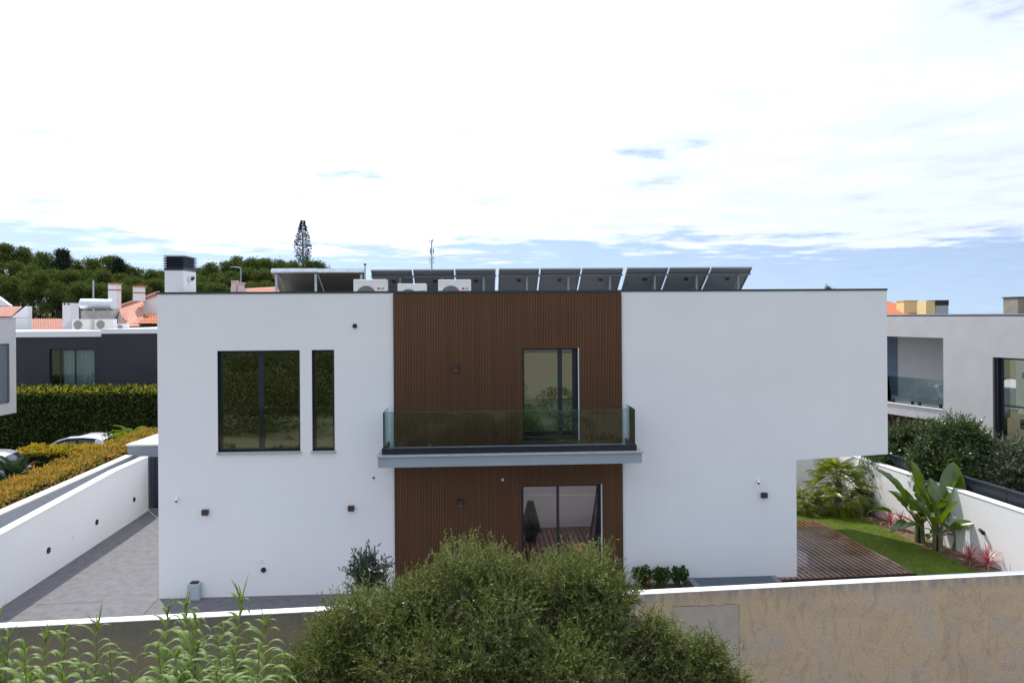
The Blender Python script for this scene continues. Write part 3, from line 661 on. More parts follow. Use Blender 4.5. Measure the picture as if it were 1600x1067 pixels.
# neighbour's low dark screen just beyond the garden wall
fe = thing('dark_fence', 'low dark navy metal screen running along top of right garden wall', 'fence', (gp.x, gp.y, 0), ryaw)
ga = (zl(0) + .03, zl(LR) + .03)
x = 0.0
while x < LR - .1:
    x2 = min(x + 2.0, LR); h_ = .34
    a, b = zl(x), zl(x2)
    MB().prism_xz([(x + .01, a - .5), (x2 - .01, b - .5), (x2 - .01, b + .27), (x + .01, a + .27)], -.44, -.40).build('fence_panel', mat('navy_fence', (.018, .024, .034), .5, .15, 3), fe)
    MB().prism_xz([(x + .01, a + .271), (x2 - .01, b + .271), (x2 - .01, b + .30), (x + .01, a + .30)], -.50, -.36).build('top_rail', MATS['navy_fence'], fe)
    x += 2.0
# deck: boards run away from the house front
dk0 = onz(1430, 894, .1); dk1 = onz(1275, 812, .1); dv = (dk1 - dk0); dv.z = 0; dlen = dv.length; dyaw = math.atan2(dv.y, dv.x) - math.pi / 2
deck = thing('wooden_deck', 'wet reddish brown timber deck with narrow boards beside green lawn', 'deck', (dk0.x, dk0.y, 0), dyaw)
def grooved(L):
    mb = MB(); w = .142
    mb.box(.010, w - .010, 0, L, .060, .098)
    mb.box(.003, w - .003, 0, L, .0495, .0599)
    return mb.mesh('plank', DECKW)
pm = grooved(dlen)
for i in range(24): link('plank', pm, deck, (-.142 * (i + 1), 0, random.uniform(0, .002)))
MB().box(-3.4, .01, -.04, -.003, 0.013, .096).build('fascia_board', mat('dark_deck_fascia', (.05, .018, .012), .5, .2, 4), deck)
MB().box(-3.4, -.01, .0, dlen, .014, .049).build('joist_frame', MATS['dark_deck_fascia'], deck)

# ------------------------------------------------------------------ on the roof of the house
def ac_unit(px0, px1, ytop, d, w_over_h, label):
    u0, u1 = U(px0, 450, d), U(px1, 450, d); w = u1 - u0; zt = Z((px0 + px1) / 2, ytop, d); h = zt - 6.47; dp = .34
    t = thing('air_conditioner', label, 'air conditioner', HF.w(u0, d, 6.42), HF.yaw, 'air conditioners on the roof of the white house')
    b = bevel(MB().box(0, w, 0, dp, .05, .05 + h).build('casing', ACW, t), .018, 3)
    cx, cz, r = w * .385, .05 + h * .47, min(h * .40, w * .30)
    MB().tube([(cx, -.001, cz), (cx, -.012, cz)], r, 32).build('fan_recess', FAN, t)
    g = MB()
    for k in range(6):
        rr = r * (k + 1) / 6; pts = [(cx + rr * math.cos(a), -.022, cz + rr * math.sin(a)) for a in np.linspace(0, 2 * math.pi, 29)]; g.tube(pts, .004, 4, False)
    for k in range(24):
        a = 2 * math.pi * k / 24 + .1; g.tube([(cx + r * .15 * math.cos(a), -.02, cz + r * .15 * math.sin(a)), (cx + r * math.cos(a + .25), -.02, cz + r * math.sin(a + .25))], .003, 4, False)
    g.build('fan_grille', mat('grille_wire', (.28, .28, .28), .5, .05), t)
    MB().tube([(cx, -.022, cz), (cx, -.030, cz)], r * .13, 16).build('fan_hub', ACW, t)
    lx, lz, lr = w * .755, .05 + h * .70, w * .036
    MB().tube([(lx, -.001, lz), (lx, -.005, lz)], lr, 20).build('logo_disc', REDL, t)
    o = link('logo_lettering', text_mesh('LG', lr * 2.5, GREYL), t, (lx + lr * 1.6, -.004, lz), (math.pi / 2, 0, 0))
    MB().box(w * .10, w * .18, .06, dp - .06, 0, .049).build('foot', ALU, t); MB().box(w * .82, w * .9, .06, dp - .06, 0, .049).build('foot', ALU, t)
    MB().box(w + .001, w + .05, .08, .26, .12, .28 * 1).build('valve_cover', ACW, t)
ac_unit(552.2, 604, 436.6, .95, 1.2, 'leftmost and taller cream rooftop air conditioner, in front of brown metal collectors')
ac_unit(621, 666, 443.2, 1.1, 1.3, 'middle cream rooftop air conditioner, lowest and smallest of the three')
ac_unit(684.6, 736, 436.9, .95, 1.2, 'rightmost tall cream rooftop air conditioner above the brown cladding')

def solar_panel(px0, px1, ytop, label, kind='pv'):
    d = 2.5 if kind == 'pv' else 2.35
    u0, u1 = U(px0, ytop, d), U(px1, ytop, d); w = u1 - u0; zt = Z((px0 + px1) / 2, ytop, d)
    tilt = math.radians(35 if kind == 'pv' else 33); Ln = (zt - 6.50) / math.sin(tilt)
    Ln = min(Ln, 1.95)
    t = thing('solar_panel', label, 'solar panel', HF.w(u0, d, zt), HF.yaw, 'solar panels on the roof of the white house')
    c, s = math.cos(tilt), math.sin(tilt)
    def P(x, l, h): return (x, l * c + h * s, -l * s + h * c)     # l along the slope down and away, h above the face
    def slab(mb, x0, x1, l0, l1, h0, h1):
        mb.hexa([P(x0, l0, h0), P(x1, l0, h0), P(x1, l1, h0), P(x0, l1, h0), P(x0, l0, h1), P(x1, l0, h1), P(x1, l1, h1), P(x0, l1, h1)])
    if kind == 'pv':
        b = MB(); slab(b, .02, w - .02, .02, Ln - .02, -.012, -.006); b.build('back_sheet', PVB, t)
        b = MB(); slab(b, .02, w - .02, .02, Ln - .02, -.005, .0); b.build('cell_face', PVF, t)
        b = MB(); slab(b, 0, .018, 0, Ln, -.04, .002); slab(b, w - .018, w, 0, Ln, -.04, .002); slab(b, .0185, w - .0185, 0, .018, -.04, .002); slab(b, .0185, w - .0185, Ln - .018, Ln, -.04, .002); b.build('panel_frame', ALUD, t)
        b = MB(); slab(b, w * .46, w * .56, .46, .54, -.035, -.013); b.build('junction_box', VENTB, t)
        for q in (.3, .72):
            b = MB(); slab(b, w * q - .03, w * q + .03, Ln * .68, Ln * .68 + .03, -.03, -.013); b.build('connector', VENTB, t)
        b = MB(); slab(b, -.02, w + .02, .21, .25, -.085, -.041); b.build('mounting_rail', ALUD, t); b = MB(); slab(b, -.02, w + .02, Ln * .72, Ln * .72 + .04, -.085, -.041); b.build('mounting_rail', ALUD, t)
        k = P(0, .235, -.09); b = MB(); x = w * .70
        b.box(x - .025, x + .025, k[1] - .02, k[1] + .03, 6.42 - zt, k[2]); b.build('support_leg', ALUD, t)
        b = MB(); b.tube([(x + .04, k[1], k[2]), (x + .04, P(0, Ln, -.09)[1], 6.44 - zt)], .02, 4); b.build('brace', ALUD, t)
        b = MB(); pts = [P(w * (.2 + .75 * i / 8), Ln * .60 + .05 * math.sin(i * 1.7), -.05 - .03 * math.sin(i * math.pi / 8)) for i in range(9)]; b.tube(pts, .006, 4); b.build('cable', VENTB, t)
    else:
        b = MB(); slab(b, .0, w, 0.02, Ln, -.09, -.01); b.build('collector_tray', THB, t)
        b = MB(); slab(b, .01, w - .01, .03, Ln - .01, -.009, 0); b.build('cover_glass', PVF, t)
        b = MB(); slab(b, -.01, w + .01, -.035, .019, -.10, .012); b.build('top_rail', GALV, t)
        for x in ((.10, w - .06) if px0 < 450 else (w - .08,)):
            b = MB(); b.box(x - .03, x + .03, .02, .06, 6.42 - zt, -.09); b.build('support_leg', GALV, t)
            b = MB(); b.tube([(x + .05, .05, -.12), (x + .3, .55, 6.44 - zt)], .022, 4); b.build('brace', ALUD, t)
solar_panel(425, 496.5, 421.2, 'left one of two large flat brown backed solar collectors near the chimney', 'th')
solar_panel(497.5, 569, 421.6, 'right one of two large flat brown backed solar collectors, beside air conditioner', 'th')
pv = [(579.5, 643.5, 421.2), (645.5, 709.3, 420.7), (711.2, 774.5, 420.0), (779.5, 842.5, 419.4), (844.8, 907.5, 419.0), (909.8, 973.5, 418.6), (980, 1044, 418.0), (1046.5, 1109.5, 417.6), (1112, 1175, 417.2)]
pos = ['leftmost', 'middle', 'rightmost']; bank = ['left bank of three behind the air conditioners', 'centre bank of three, above brown cladding', 'right bank of three, above white wall']
for i, (a, b, y) in enumerate(pv): solar_panel(a, b, y, '%s grey backed tilted solar panel in %s' % (pos[i % 3], bank[i // 3]))
p = HF.w(U(570.5, 430, 2.2), 2.2, 6.42); zt = Z(570.5, 414.5, 2.2)
vp = thing('vent_pipe', 'thin grey vent pipe standing between brown collectors and tilted solar panels', 'pipe', p)
MB().tube([(0, 0, 0), (0, 0, zt - 6.42)], .018, 8).build('pipe', GALV, vp); MB().tube([(0, 0, zt - 6.42), (0, 0, zt - 6.38)], .035, 8).build('pipe_cap', VENTB, vp)

# ------------------------------------------------------------------ neighbouring houses, left
nb = thing('house', 'pale grey house corner with louvred shutter at far left edge, cut by frame', 'house', (-17.46, 14.0, -.9))
MB().box(-9, 0, 2.0, 10.77, 3.93, 7.24).build('upper_wall', GREYW, nb); MB().box(-9, -2.6, 2.5, 10.4, 0, 3.929).build('lower_wall', GREYW, nb)
MB().box(-9.02, .02, 1.98, 10.79, 7.241, 7.27).build('coping', ALU, nb)
sh = MB().box(.001, .03, 8.2, 10.38, 4.34, 6.37).build('shutter_frame', mat('slate_shutter_frame', (.05, .06, .075), .5, .1), nb)
sm = MB().box(.031, .05, 8.3, 10.25, 0, .055).mesh('shutter_slat', mat('slate_shutter', (.13, .15, .18), .5, .1))
for i in range(27): link('shutter_slat', sm, sh, (0, 0, 4.38 + i * .072))
MB().box(.031, .052, 10.26, 10.37, 4.34, 6.37).build('shutter_stile', MATS['slate_shutter_frame'], sh)

YD = 42.0
a, b = at(24, 527, YD), at(163.5, 524, YD); c = at(262, 520.5, YD)
zb = a.z; db_ = thing('house', 'dark charcoal flat roofed house with white parapet band behind the tall hedge', 'house', (a.x - 8, YD, -.9))
ox = a.x - 8; oz = -.9
wa, wb = at(77, 545.5, YD), at(148, 607.5, YD)
us_ = [0, wa.x - ox, wb.x - ox, b.x - ox]; zs_ = [0, wb.z - oz, wa.z - oz, a.z - oz]
grid_wall(us_, zs_, lambda i, j: not (i == 1 and j == 1), 0, .3).build('front_wall', DARKWALL, db_)
MB().box(b.x - ox + .002, c.x - ox + 6, -.35, 7, 0, c.z - oz).build('side_block', DARKWALL, db_)
MB().box(0, b.x - ox, 4, 4.3, 0, a.z - oz).build('rear_wall', INTER, db_)
zt1 = at(100, 517.5, YD).z - oz; zt2 = at(200, 513.5, YD).z - oz
MB().box(0, b.x - ox, -.06, 6, a.z - oz + .002, zt1).build('white_parapet', WHITE, db_); MB().box(b.x - ox + .004, c.x - ox + 6, -.4, 7.1, c.z - oz + .002, zt2).build('white_parapet', WHITE, db_)
u0, u1, z0, z1 = us_[1], us_[2], zs_[1], zs_[2]
f = MB(); f.box(u0, u1, .1, .16, z1 - .07, z1); f.box(u0, u1, .1, .16, z0, z0 + .07); f.box(u0, u0 + .07, .1, .16, z0 + .071, z1 - .071); f.box(u1 - .07, u1, .1, .16, z0 + .071, z1 - .071)
c1_, c2_ = at(93, 570, YD).x - ox, at(116, 570, YD).x - ox
f.box(c1_ - .04, c1_ + .04, .1, .16, z0 + .071, z1 - .071); f.box(c2_ - .04, c2_ + .04, .1, .16, z0 + .071, z1 - .071); wn = f.build('window', BLACKM, db_)
for p_, q_ in ((u0 + .07, c1_ - .04), (c1_ + .04, c2_ - .04), (c2_ + .04, u1 - .07)): MB().box(p_, q_, .12, .13, z0 + .07, z1 - .07).build('pane', glassmat('far_window_glass', .06, (.75, .86, .88)), wn)
cu = MB(); n = 60; CUR = mat('pale_blue_curtain', (.50, .58, .60), .9, .05)
vs_ = []; 
for i in range(n + 1):
    x = c1_ + (u1 - c1_) * i / n; y = .42 + .05 * math.sin(i * .9); vs_ += [(x, y, z0 - .1), (x, y, z1 + .1)]
cu.add(vs_, [(2 * i, 2 * i + 2, 2 * i + 3, 2 * i + 1) for i in range(n)]); cu.build('curtain', CUR, wn)
MB().box(u0 - .2, u1 + .2, -.1, .09, z0 - .06, z0 - .002).build('sill', STONE, db_)

def far_box(t, name, m, pxa, pxb, ytop, ybot, Y, depth=3.0, dz=0):
    p, q = at(pxa, ytop, Y), at(pxb, ybot, Y); o = t.location
    return MB().box(p.x - o.x, q.x - o.x, Y - o.y, Y + depth - o.y, q.z - o.z, p.z - o.z).build(name, m, t)
# flat roof equipment of the dark house
p = at(152, 515, 45)
wh = thing('water_heater', 'silver solar water heater tank on stand on flat roof behind dark house', 'water heater', p)
q0, q1 = at(127.5, 474.5, 45), at(176.5, 475.5, 45); r = 7.6 / 1100 * 45
MB().tube([q0 - p, q1 - p], r, 20).build('tank', mat('satin_steel', (.62, .66, .70), .35, .05, metal=.35), wh)
for px in (133, 170): e = at(px, 482, 45) - p; MB().box(e.x - .03, e.x + .03, -.1, 0, 0, e.z).build('stand_leg', GALV, wh)
a_, b_, c_, d_ = at(176, 484, 45.5), at(186, 484, 45.5), at(196, 514, 44.2), at(183, 514, 44.2)
MB().hexa([v - p for v in (d_, c_, b_, a_)] + [v - p + Vector((0, 0, .08)) for v in (d_, c_, b_, a_)]).build('collector', mat('dark_collector', (.09, .075, .065), .5, .1), wh)
bx = at(128, 484, 44.5) - p; MB().box(bx.x, bx.x + 1.9, -.6, .4, 0, bx.z * .95).build('plant_box', mat('beige_plant_box', (.33, .31, .28), .8, .15, 3), wh)
def far_ac(px0, px1, y0, y1, Y, label, g='air conditioners on the roof behind the dark house'):
    p = at(px0, y1, Y); q = at(px1, y0, Y); w, h = q.x - p.x, q.z - p.z
    t = thing('air_conditioner', label, 'air conditioner', p, 0, g); MB().box(0, w, 0, .4, 0, h).build('casing', ACW, t)
    MB().tube([(w * .33, -.001, h * .46), (w * .33, -.03, h * .46)], h * .40, 18).build('fan_grille', mat('brown_fan', (.22, .20, .18), .6, .1), t)
far_ac(112.5, 140.5, 498.5, 515.5, 43.5, 'left cream air conditioner under silver water tank behind dark house')
far_ac(147.5, 177, 498.5, 514.5, 43.5, 'right cream air conditioner under silver water tank behind dark house')
far_ac(183, 196.5, 506, 515.5, 43.0, 'tiny white air conditioner just right of the dark tilted collector')
far_ac(147.8, 162, 491, 497.5, 44.6, 'small white unit raised above the right air conditioner behind dark house')

# house with white gable at far left, tiled roofs behind
Y = 50
h1 = thing('house', 'white gabled house with small orange tiled roof at far left edge', 'house', (at(0, 500, Y).x - 6, Y, 1.0))
o = h1.location
far_box(h1, 'wall', WHITE, -60, 44, 497, 560, Y, .4)
def poly_face(t, pts, thick, name, m):
    """a gable outline given by sight lines at its own distance, with real thickness"""
    o = t.location; P = [(v.x - o.x, v.z - o.z) for v in pts]; y = pts[0].y - o.y; return MB().prism_xz(P, y, y + thick).build(name, m, t)
poly_face(h1, [at(17, 496.8, Y), at(44, 496.8, Y), at(44, 478.5, Y), at(40, 478.5, Y)], .4, 'gable_wall', WHITE)
poly_face(h1, [at(-60, 478, Y + 3), at(16, 478, Y + 3), at(0, 466, Y + 3), at(-20, 452, Y + 3)], .3, 'gable_wall', WHITE)
wavy_roof(at(-30, 495.5, Y + .0) - o, at(17, 495.5, Y) - o, at(-30, 480, Y + 2.5) - o, at(34, 480, Y + 2.5) - o, 14, 5).build('roof', TILE, h1, kind='stuff')
Y = 52
h2 = thing('house', 'low orange tiled roof house just left of the white square chimney', 'house', (at(44, 520, Y).x, Y, 1.0)); o = h2.location
far_box(h2, 'wall', WHITE, 44.5, 112, 517.2, 560, Y, 6)
wavy_roof(at(44.6, 517, Y) - o, at(100, 517, Y) - o, at(44.6, 499, Y + 4) - o, at(97, 499, Y + 4) - o, 14, 7).build('roof', TILE, h2, kind='stuff')
poly_face(h2, [at(96, 517, Y - .2), at(113, 517, Y - .2), at(113, 497.5, Y - .2), at(110.5, 497.5, Y - .2)], .3, 'gable_wall', WHITE)
ck = far_box(h2, 'chimney', WHITE, 97.5, 110.5, 473.5, 512, Y + 1, 1.0)
for px in (101, 107): e = at(px, 475.3, Y + .98) - o; MB().tube([(e.x, e.y, e.z), (e.x, e.y - .03, e.z)], .07, 10).build('flue_hole', VENTB, ck)
Y = 54
h3 = thing('house', 'white house with steep orange red tiled roof just left of the main white house', 'house', (at(184, 520, Y).x, Y, 1.0)); o = h3.location
far_box(h3, 'wall', WHITE, 186, 262, 509, 560, Y + .4, 7)
wavy_roof(at(196, 511, Y) - o, at(224, 511, Y) - o, at(184, 481, Y + 5) - o, at(224, 466, Y + 5) - o, 10, 8).build('roof', TILE, h3, kind='stuff')
poly_face(h3, [at(224, 495, Y + 4.8), at(262, 495, Y + 4.8), at(262, 455, Y + 4.8), at(245, 460.5, Y + 4.8), at(224, 468, Y + 4.8)], .4, 'gable_wall', WHITE)

rt = MB(); A_, B_ = at(183, 481, Y + 4.7) - o, at(249, 457.5, Y + 4.7) - o
for i in range(16): rt.tube([A_.lerp(B_, i / 16), A_.lerp(B_, (i + 1.1) / 16)], [.17, .12], 8)
rt.build('ridge_tiles', TILE, h3, kind='stuff')
wavy_roof(at(216, 506.5, Y - 1.3) - o, at(262, 506.5, Y - 1.3) - o, at(222, 491.5, Y + 4.2) - o, at(262, 491.5, Y + 4.2) - o, 10, 4).build('porch_roof', TILEO, h3, kind='stuff')
far_box(h3, 'porch_shadow_board', mat('porch_shadow_dark', (.05, .03, .02), .7, .2), 218, 262, 507.5, 511, Y - .9, .5)  # dark board put in for the shade under the porch roof
for (x0, x1, yt, yb, Yc, lid) in ((168.8, 182, 444, 482, 56, 442), (207.5, 220, 448.5, 470, 57, 446)):
    c = far_box(h3, 'chimney', WHITE, x0, x1, yt, yb, Yc, .7); far_box(h3, 'chimney_band', mat('terracotta_band', (.35, .07, .04), .8, .2), x0 - .3, x1 + .3, yt + 8.2, yt + 9.4, Yc - .04, .78)
    far_box(h3, 'chimney_cap', TILEO, x0 - .8, x1 + .8, lid, yt, Yc - .08, .86)
Y = 75
h4 = thing('house', 'distant orange tiled roof with two pink chimneys just above the parapet', 'house', (at(360, 470, Y).x, Y, 1.0)); o = h4.location
far_box(h4, 'wall', WHITE, 362, 470, 462, 490, Y + .5, 6)
wavy_roof(at(372, 462, Y) - o, at(450, 462, Y) - o, at(376, 452, Y + 4) - o, at(432, 449, Y + 4) - o, 26, 3).build('roof', TILE, h4, kind='stuff')
PINK = mat('pale_pink_render', (.72, .56, .54), .85, .05)
for (x0, x1, yt) in ((360.5, 369, 440), (371, 379.5, 443)):
    far_box(h4, 'chimney', PINK, x0 + .8, x1 - .8, yt, 470, Y - 1, .6); far_box(h4, 'chimney_cap', PINK, x0, x1, yt - 1.6, yt, Y - 1.1, .8); far_box(h4, 'chimney_body', PINK, x0, x1, yt + 8, 470, Y - 1.2, 1.0)
Y = 60
h5 = thing('house', 'orange tiled roof behind pale yellow chimneys right of the main house', 'house', (at(1386, 500, Y).x, Y, -1.0)); o = h5.location
far_box(h5, 'wall', WHITE, 1360, 1470, 497, 560, Y + .3, 6)
wavy_roof(at(1360, 498, Y) - o, at(1463, 493, Y) - o, at(1360, 466, Y + 6) - o, at(1388, 472, Y + 6) - o, 26, 10).build('roof', TILEO, h5, kind='stuff')
YEL = mat('pale_yellow_render', (.72, .55, .26), .85, .05)
far_box(h5, 'chimney', YEL, 1412.5, 1434.5, 470.5, 494, Y + 1, 1.2); far_box(h5, 'chimney_cap', YEL, 1412, 1435, 469.2, 470.4, Y + .95, 1.3)
h6 = thing('chimney_stack', 'yellow chimney with dark metal cowl on roof behind grey house', 'chimney', (at(1447, 500, 45).x, 45, 0.0))
far_box(h6, 'stack', YEL, 1447, 1461.5, 470.3, 500, 45, 1.0); far_box(h6, 'stack', ALU, 1462, 1482, 477, 500, 45, .8); far_box(h6, 'cowl', VENTB, 1461.7, 1482.6, 469, 476.9, 44.95, .9)
h7 = thing('chimney_stack', 'brown grey square chimney at the right edge above grey house', 'chimney', (at(1590, 500, 40).x, 40, 0.0))
far_box(h7, 'stack', mat('brown_stone', (.24, .22, .18), .9, .2, 3), 1590.5, 1612, 465, 500, 40, 1.2); far_box(h7, 'cap', VENTB, 1590, 1612.5, 463.6, 464.9, 39.95, 1.3)

# ------------------------------------------------------------------ grey neighbour on the right
NY = 26.0; pA, pB = at(1386, 600, NY), at(1600, 600, NY / (1 + .00098 * 214)); nd = (pB - pA); nyaw = math.atan2(nd.y, nd.x)
NFR = Frame(pA.x, pA.y, nyaw)
gh = thing('house', 'pale grey flat roofed house on the right with recessed glass fronted balcony', 'house', (pA.x, pA.y, 0), nyaw)
def nz(px, py, d=0): return NFR.hit(px, py, d)
b0, b1 = nz(1474, 580)[0], 3.4
bz_, bt_ = nz(1474, 638.5)[1], nz(1474, 528)[1]; roofz = nz(1500, 492)[1]; soff = nz(1386, 646)[1]
wA, wz0, wz1 = nz(1551.5, 600)[0], nz(1552, 708)[1], nz(1552, 558)[1]
UE = wA + 4.5; UL0 = -6.0
cellz = sorted([soff, bz_, bt_, roofz - .05, wz0, wz1]); cellx = sorted([UL0, b0, wA, UE, 11.0]); 
def kp(i, j):
    x, z = (cellx[i] + cellx[i + 1]) / 2, (cellz[j] + cellz[j + 1]) / 2
    if x < b0 and z < soff: return False
    if x < b0 and bz_ < z < bt_: return False
    if wA < x < UE and wz0 < z < wz1: return False
    return True
grid_wall(cellx, cellz, kp, 0, .3).build('front_wall', GREYW, gh)
kx = b0 + .0
MB().box(b0 + .3, 11, .002, .3, 0, cellz[0] - .002).build('lower_wall', GREYW, gh)
MB().box(UL0, b0 - .002, .302, 3.0, bt_ + .002, roofz - .1).build('balcony_ceiling', GREYW, gh)
MB().box(UL0, b0 - .002, .302, 3.0, soff + .002, bz_ - .002).build('balcony_floor', GREYW, gh)
MB().box(b0, b0 + .25, .302, 3.0, soff, bt_).build('balcony_side_wall', GREYW, gh)
sx = nz(1403, 580, 1.9)[0]
MB().box(sx, b0 - .002, 1.9, 2.15, bz_, bt_).build('balcony_rear_wall', GREYW, gh); MB().box(UL0, sx - .002, 2.0, 2.05, bz_, bt_).build('blue_shutter', mat('blue_grey_shutter', (.10, .14, .20), .6, .1), gh)
MB().box(UL0, 11, .0, 9, roofz - .048, roofz - .002 + .0).build('roof', COPE, gh)
MB().box(UL0, b0, -.03, .29, bz_ - .05, bz_ + .0).build('balcony_edge', CAPW, gh)
gtop = nz(1460, 593.5)[1]
for x0, x1 in ((UL0, nz(1431, 600)[0] - .01), (nz(1431, 600)[0] + .01, b0 - .02)):
    MB().box(x0, x1, .0, .012, bz_ + .03, gtop).build('balustrade_glass', GLASSB, gh)
for px in (1395.5, 1425.5, 1437, 1469.5): x = nz(px, 630)[0]; MB().box(x - .04, x + .04, -.03, .03, bz_ + .001, bz_ + .13).build('glass_clamp', VENTB, gh)
MB().box(UL0, b0 + .28, 2.6, 2.8, 0, soff).build('recessed_wall', mat('maroon_wall', (.055, .022, .020), .7, .15), gh)
# its tall window: frame, panes, transom, room behind with curtain and round armchair
f = MB(); f.box(wA + .0, wA + .13, .05, .3, wz0, wz1); f.box(wA + .131, wA + .22, .15, .22, wz0, wz1 - .06); f.box(wA + .131, UE, .15, .22, wz1 - .06, wz1)
tz = nz(1575, 634)[1]; f.box(wA + .221, UE, .15, .21, tz - .05, tz); wn = f.build('window', BLACKM, gh)
MB().box(wA + .0, wA + .04, -.01, .049, wz0, wz1).build('reveal_lining', mat('taupe_reveal', (.09, .085, .08), .6, .1), wn)
MB().box(wA + .222, UE, .17, .18, tz, wz1 - .06).build('pane', glassmat('neighbour_glass', .22, (.35, .42, .38)), wn); MB().box(wA + .222, UE, .17, .18, wz0, tz - .05).build('pane', glassmat('neighbour_lower_glass', .25, (.6, .65, .62)), wn)
rm = MB(); rm.box(wA - .3, UE + .3, 3.2, 3.3, wz0 - .3, wz1 + .2); rm.box(wA - .3, UE, .302, 3.2, wz0 - .3, wz0 - .1); rm.build('room', mat('dim_room', (.30, .28, .24), .9, .1), gh)
MB().tube([(wA + .9, 1.2, wz0 - .1), (wA + .9, 1.2, wz0 + .45)], .5, 20).build('round_armchair', mat('blue_grey_fabric', (.10, .15, .18), .9, .1), gh)
MB().box(wA + .25, UE, .9, 1.0, wz0 + .75, wz0 + 1.05).build('pale_shelf', WHITE, gh)

# ------------------------------------------------------------------ masts and far poles
Y = 150; p = at(473.5, 425, Y)
ct = thing('mast_tree', 'tall cell mast disguised as a conifer on a bare grey pole above pines', 'mast', (p.x, Y, 6))
MB().tube([(0, 0, 0), (0, 0, at(472, 362, Y).z - 6)], [.28, .18], 10).build('pole', mat('grey_mast_paint', (.30, .34, .37), .6, .1), ct)
zt0, zt1 = at(472, 411, Y).z - 6, at(472, 345, Y).z - 6
cn, dr = [], []
for i in range(1500):
    t = RNG.random(); z = zt0 + (zt1 - zt0) * t; R = float(np.interp(t, [0, .15, .35, .6, .8, 1], [.7, 1.5, 1.75, 1.35, .75, .12])); a = RNG.uniform(0, 6.28); rr = R * math.sqrt(RNG.random())
    cn.append((rr * math.cos(a), rr * math.sin(a), z)); dr.append((math.cos(a), math.sin(a), RNG.uniform(-.3, .5)))
link('foliage', leaves('foliage', np.array(cn), nrm(np.array(dr)), RNG.uniform(.3, .55, 1500), .24, leafmat('plastic_conifer', [(.02, .035, .03), (.06, .085, .065)], .1)), ct)
br = MB()
for i in range(50):
    t = i / 50; z = zt0 + (zt1 - zt0) * t * .95; R = float(np.interp(t, [0, .15, .35, .6, .8, 1], [.6, 1.3, 1.5, 1.2, .65, .1])); a = i * 2.4; br.tube([(0, 0, z), (R * math.cos(a), R * math.sin(a), z + .25)], .05, 4)
br.build('branches', VENTB, ct)
Y = 190; p = at(675, 470, Y)
am = thing('antenna_mast', 'slender steel telecom antenna mast rising behind the solar panels', 'mast', (p.x, Y, -1.5)); o = am.location
tz = at(675, 376, Y).z - o.z; MB().tube([(0, 0, 0), (0, 0, tz)], [.35, .13], 8).build('pole', MATS['grey_mast_paint'], am)
for yy, r in ((403, .7), (411.3, .75)):
    z = at(675, yy, Y).z - o.z; MB().tube([(r * math.cos(a), r * math.sin(a), z) for a in np.linspace(0, 6.283, 13)], .07, 4, False).build('platform_ring', GALV, am)
for k in range(4): a = k * 1.57 + .5; z = at(675, 411.3, Y).z - o.z; z2 = at(675, 400, Y).z - o.z; MB().tube([(.7 * math.cos(a), .7 * math.sin(a), z), (.7 * math.cos(a), .7 * math.sin(a), z2)], .04, 4).build('railing_post', GALV, am)
for k in range(3):
    a = k * 2.09 + .3; z = at(675, 397, Y).z - o.z; z2 = at(675, 388.3, Y).z - o.z; x, y = .48 * math.cos(a), .48 * math.sin(a); MB().box(x - .16, x + .16, y - .12, y + .12, z, z2).build('panel_antenna', mat('pale_antenna', (.42, .45, .47), .6, .1), am)
for k, (dx, y0, y1) in enumerate(((-.45, 379, 374), (.35, 378, 373.2), (0, 385, 379), (.1, 383, 375))): MB().box(dx - .08, dx + .08, -.1, .1, at(675, y0, Y).z - o.z, at(675, y1, Y).z - o.z).build('small_antenna', VENTB, am)
Y = 95; p = at(376.5, 455, Y)
sl_ = thing('street_lamp', 'thin grey street lamp with arm against pine hill, above pink chimneys', 'street lamp', (p.x, Y, 1)); zt = at(376.5, 419, Y).z - 1
MB().tube([(0, 0, 0), (0, 0, zt)], [.10, .06], 6).build('pole', GALV, sl_); e = at(363.5, 417.3, Y) - sl_.location; MB().tube([(0, 0, zt), (e.x * .5, 0, zt + .12), (e.x, 0, e.z)], .06, 5).build('arm', GALV, sl_); MB().box(e.x - .3, e.x + .25, -.12, .12, e.z - .06, e.z + .06).build('lamp_head', GALV, sl_)
Y = 62; p = at(146, 470, Y)
tp = thing('utility_pole', 'thin grey pole rising behind the silver water tank', 'pole', (p.x, Y, 1)); MB().tube([(0, 0, 0), (0, 0, at(146, 438, Y).z - 1)], .07, 6).build('pole', GALV, tp)

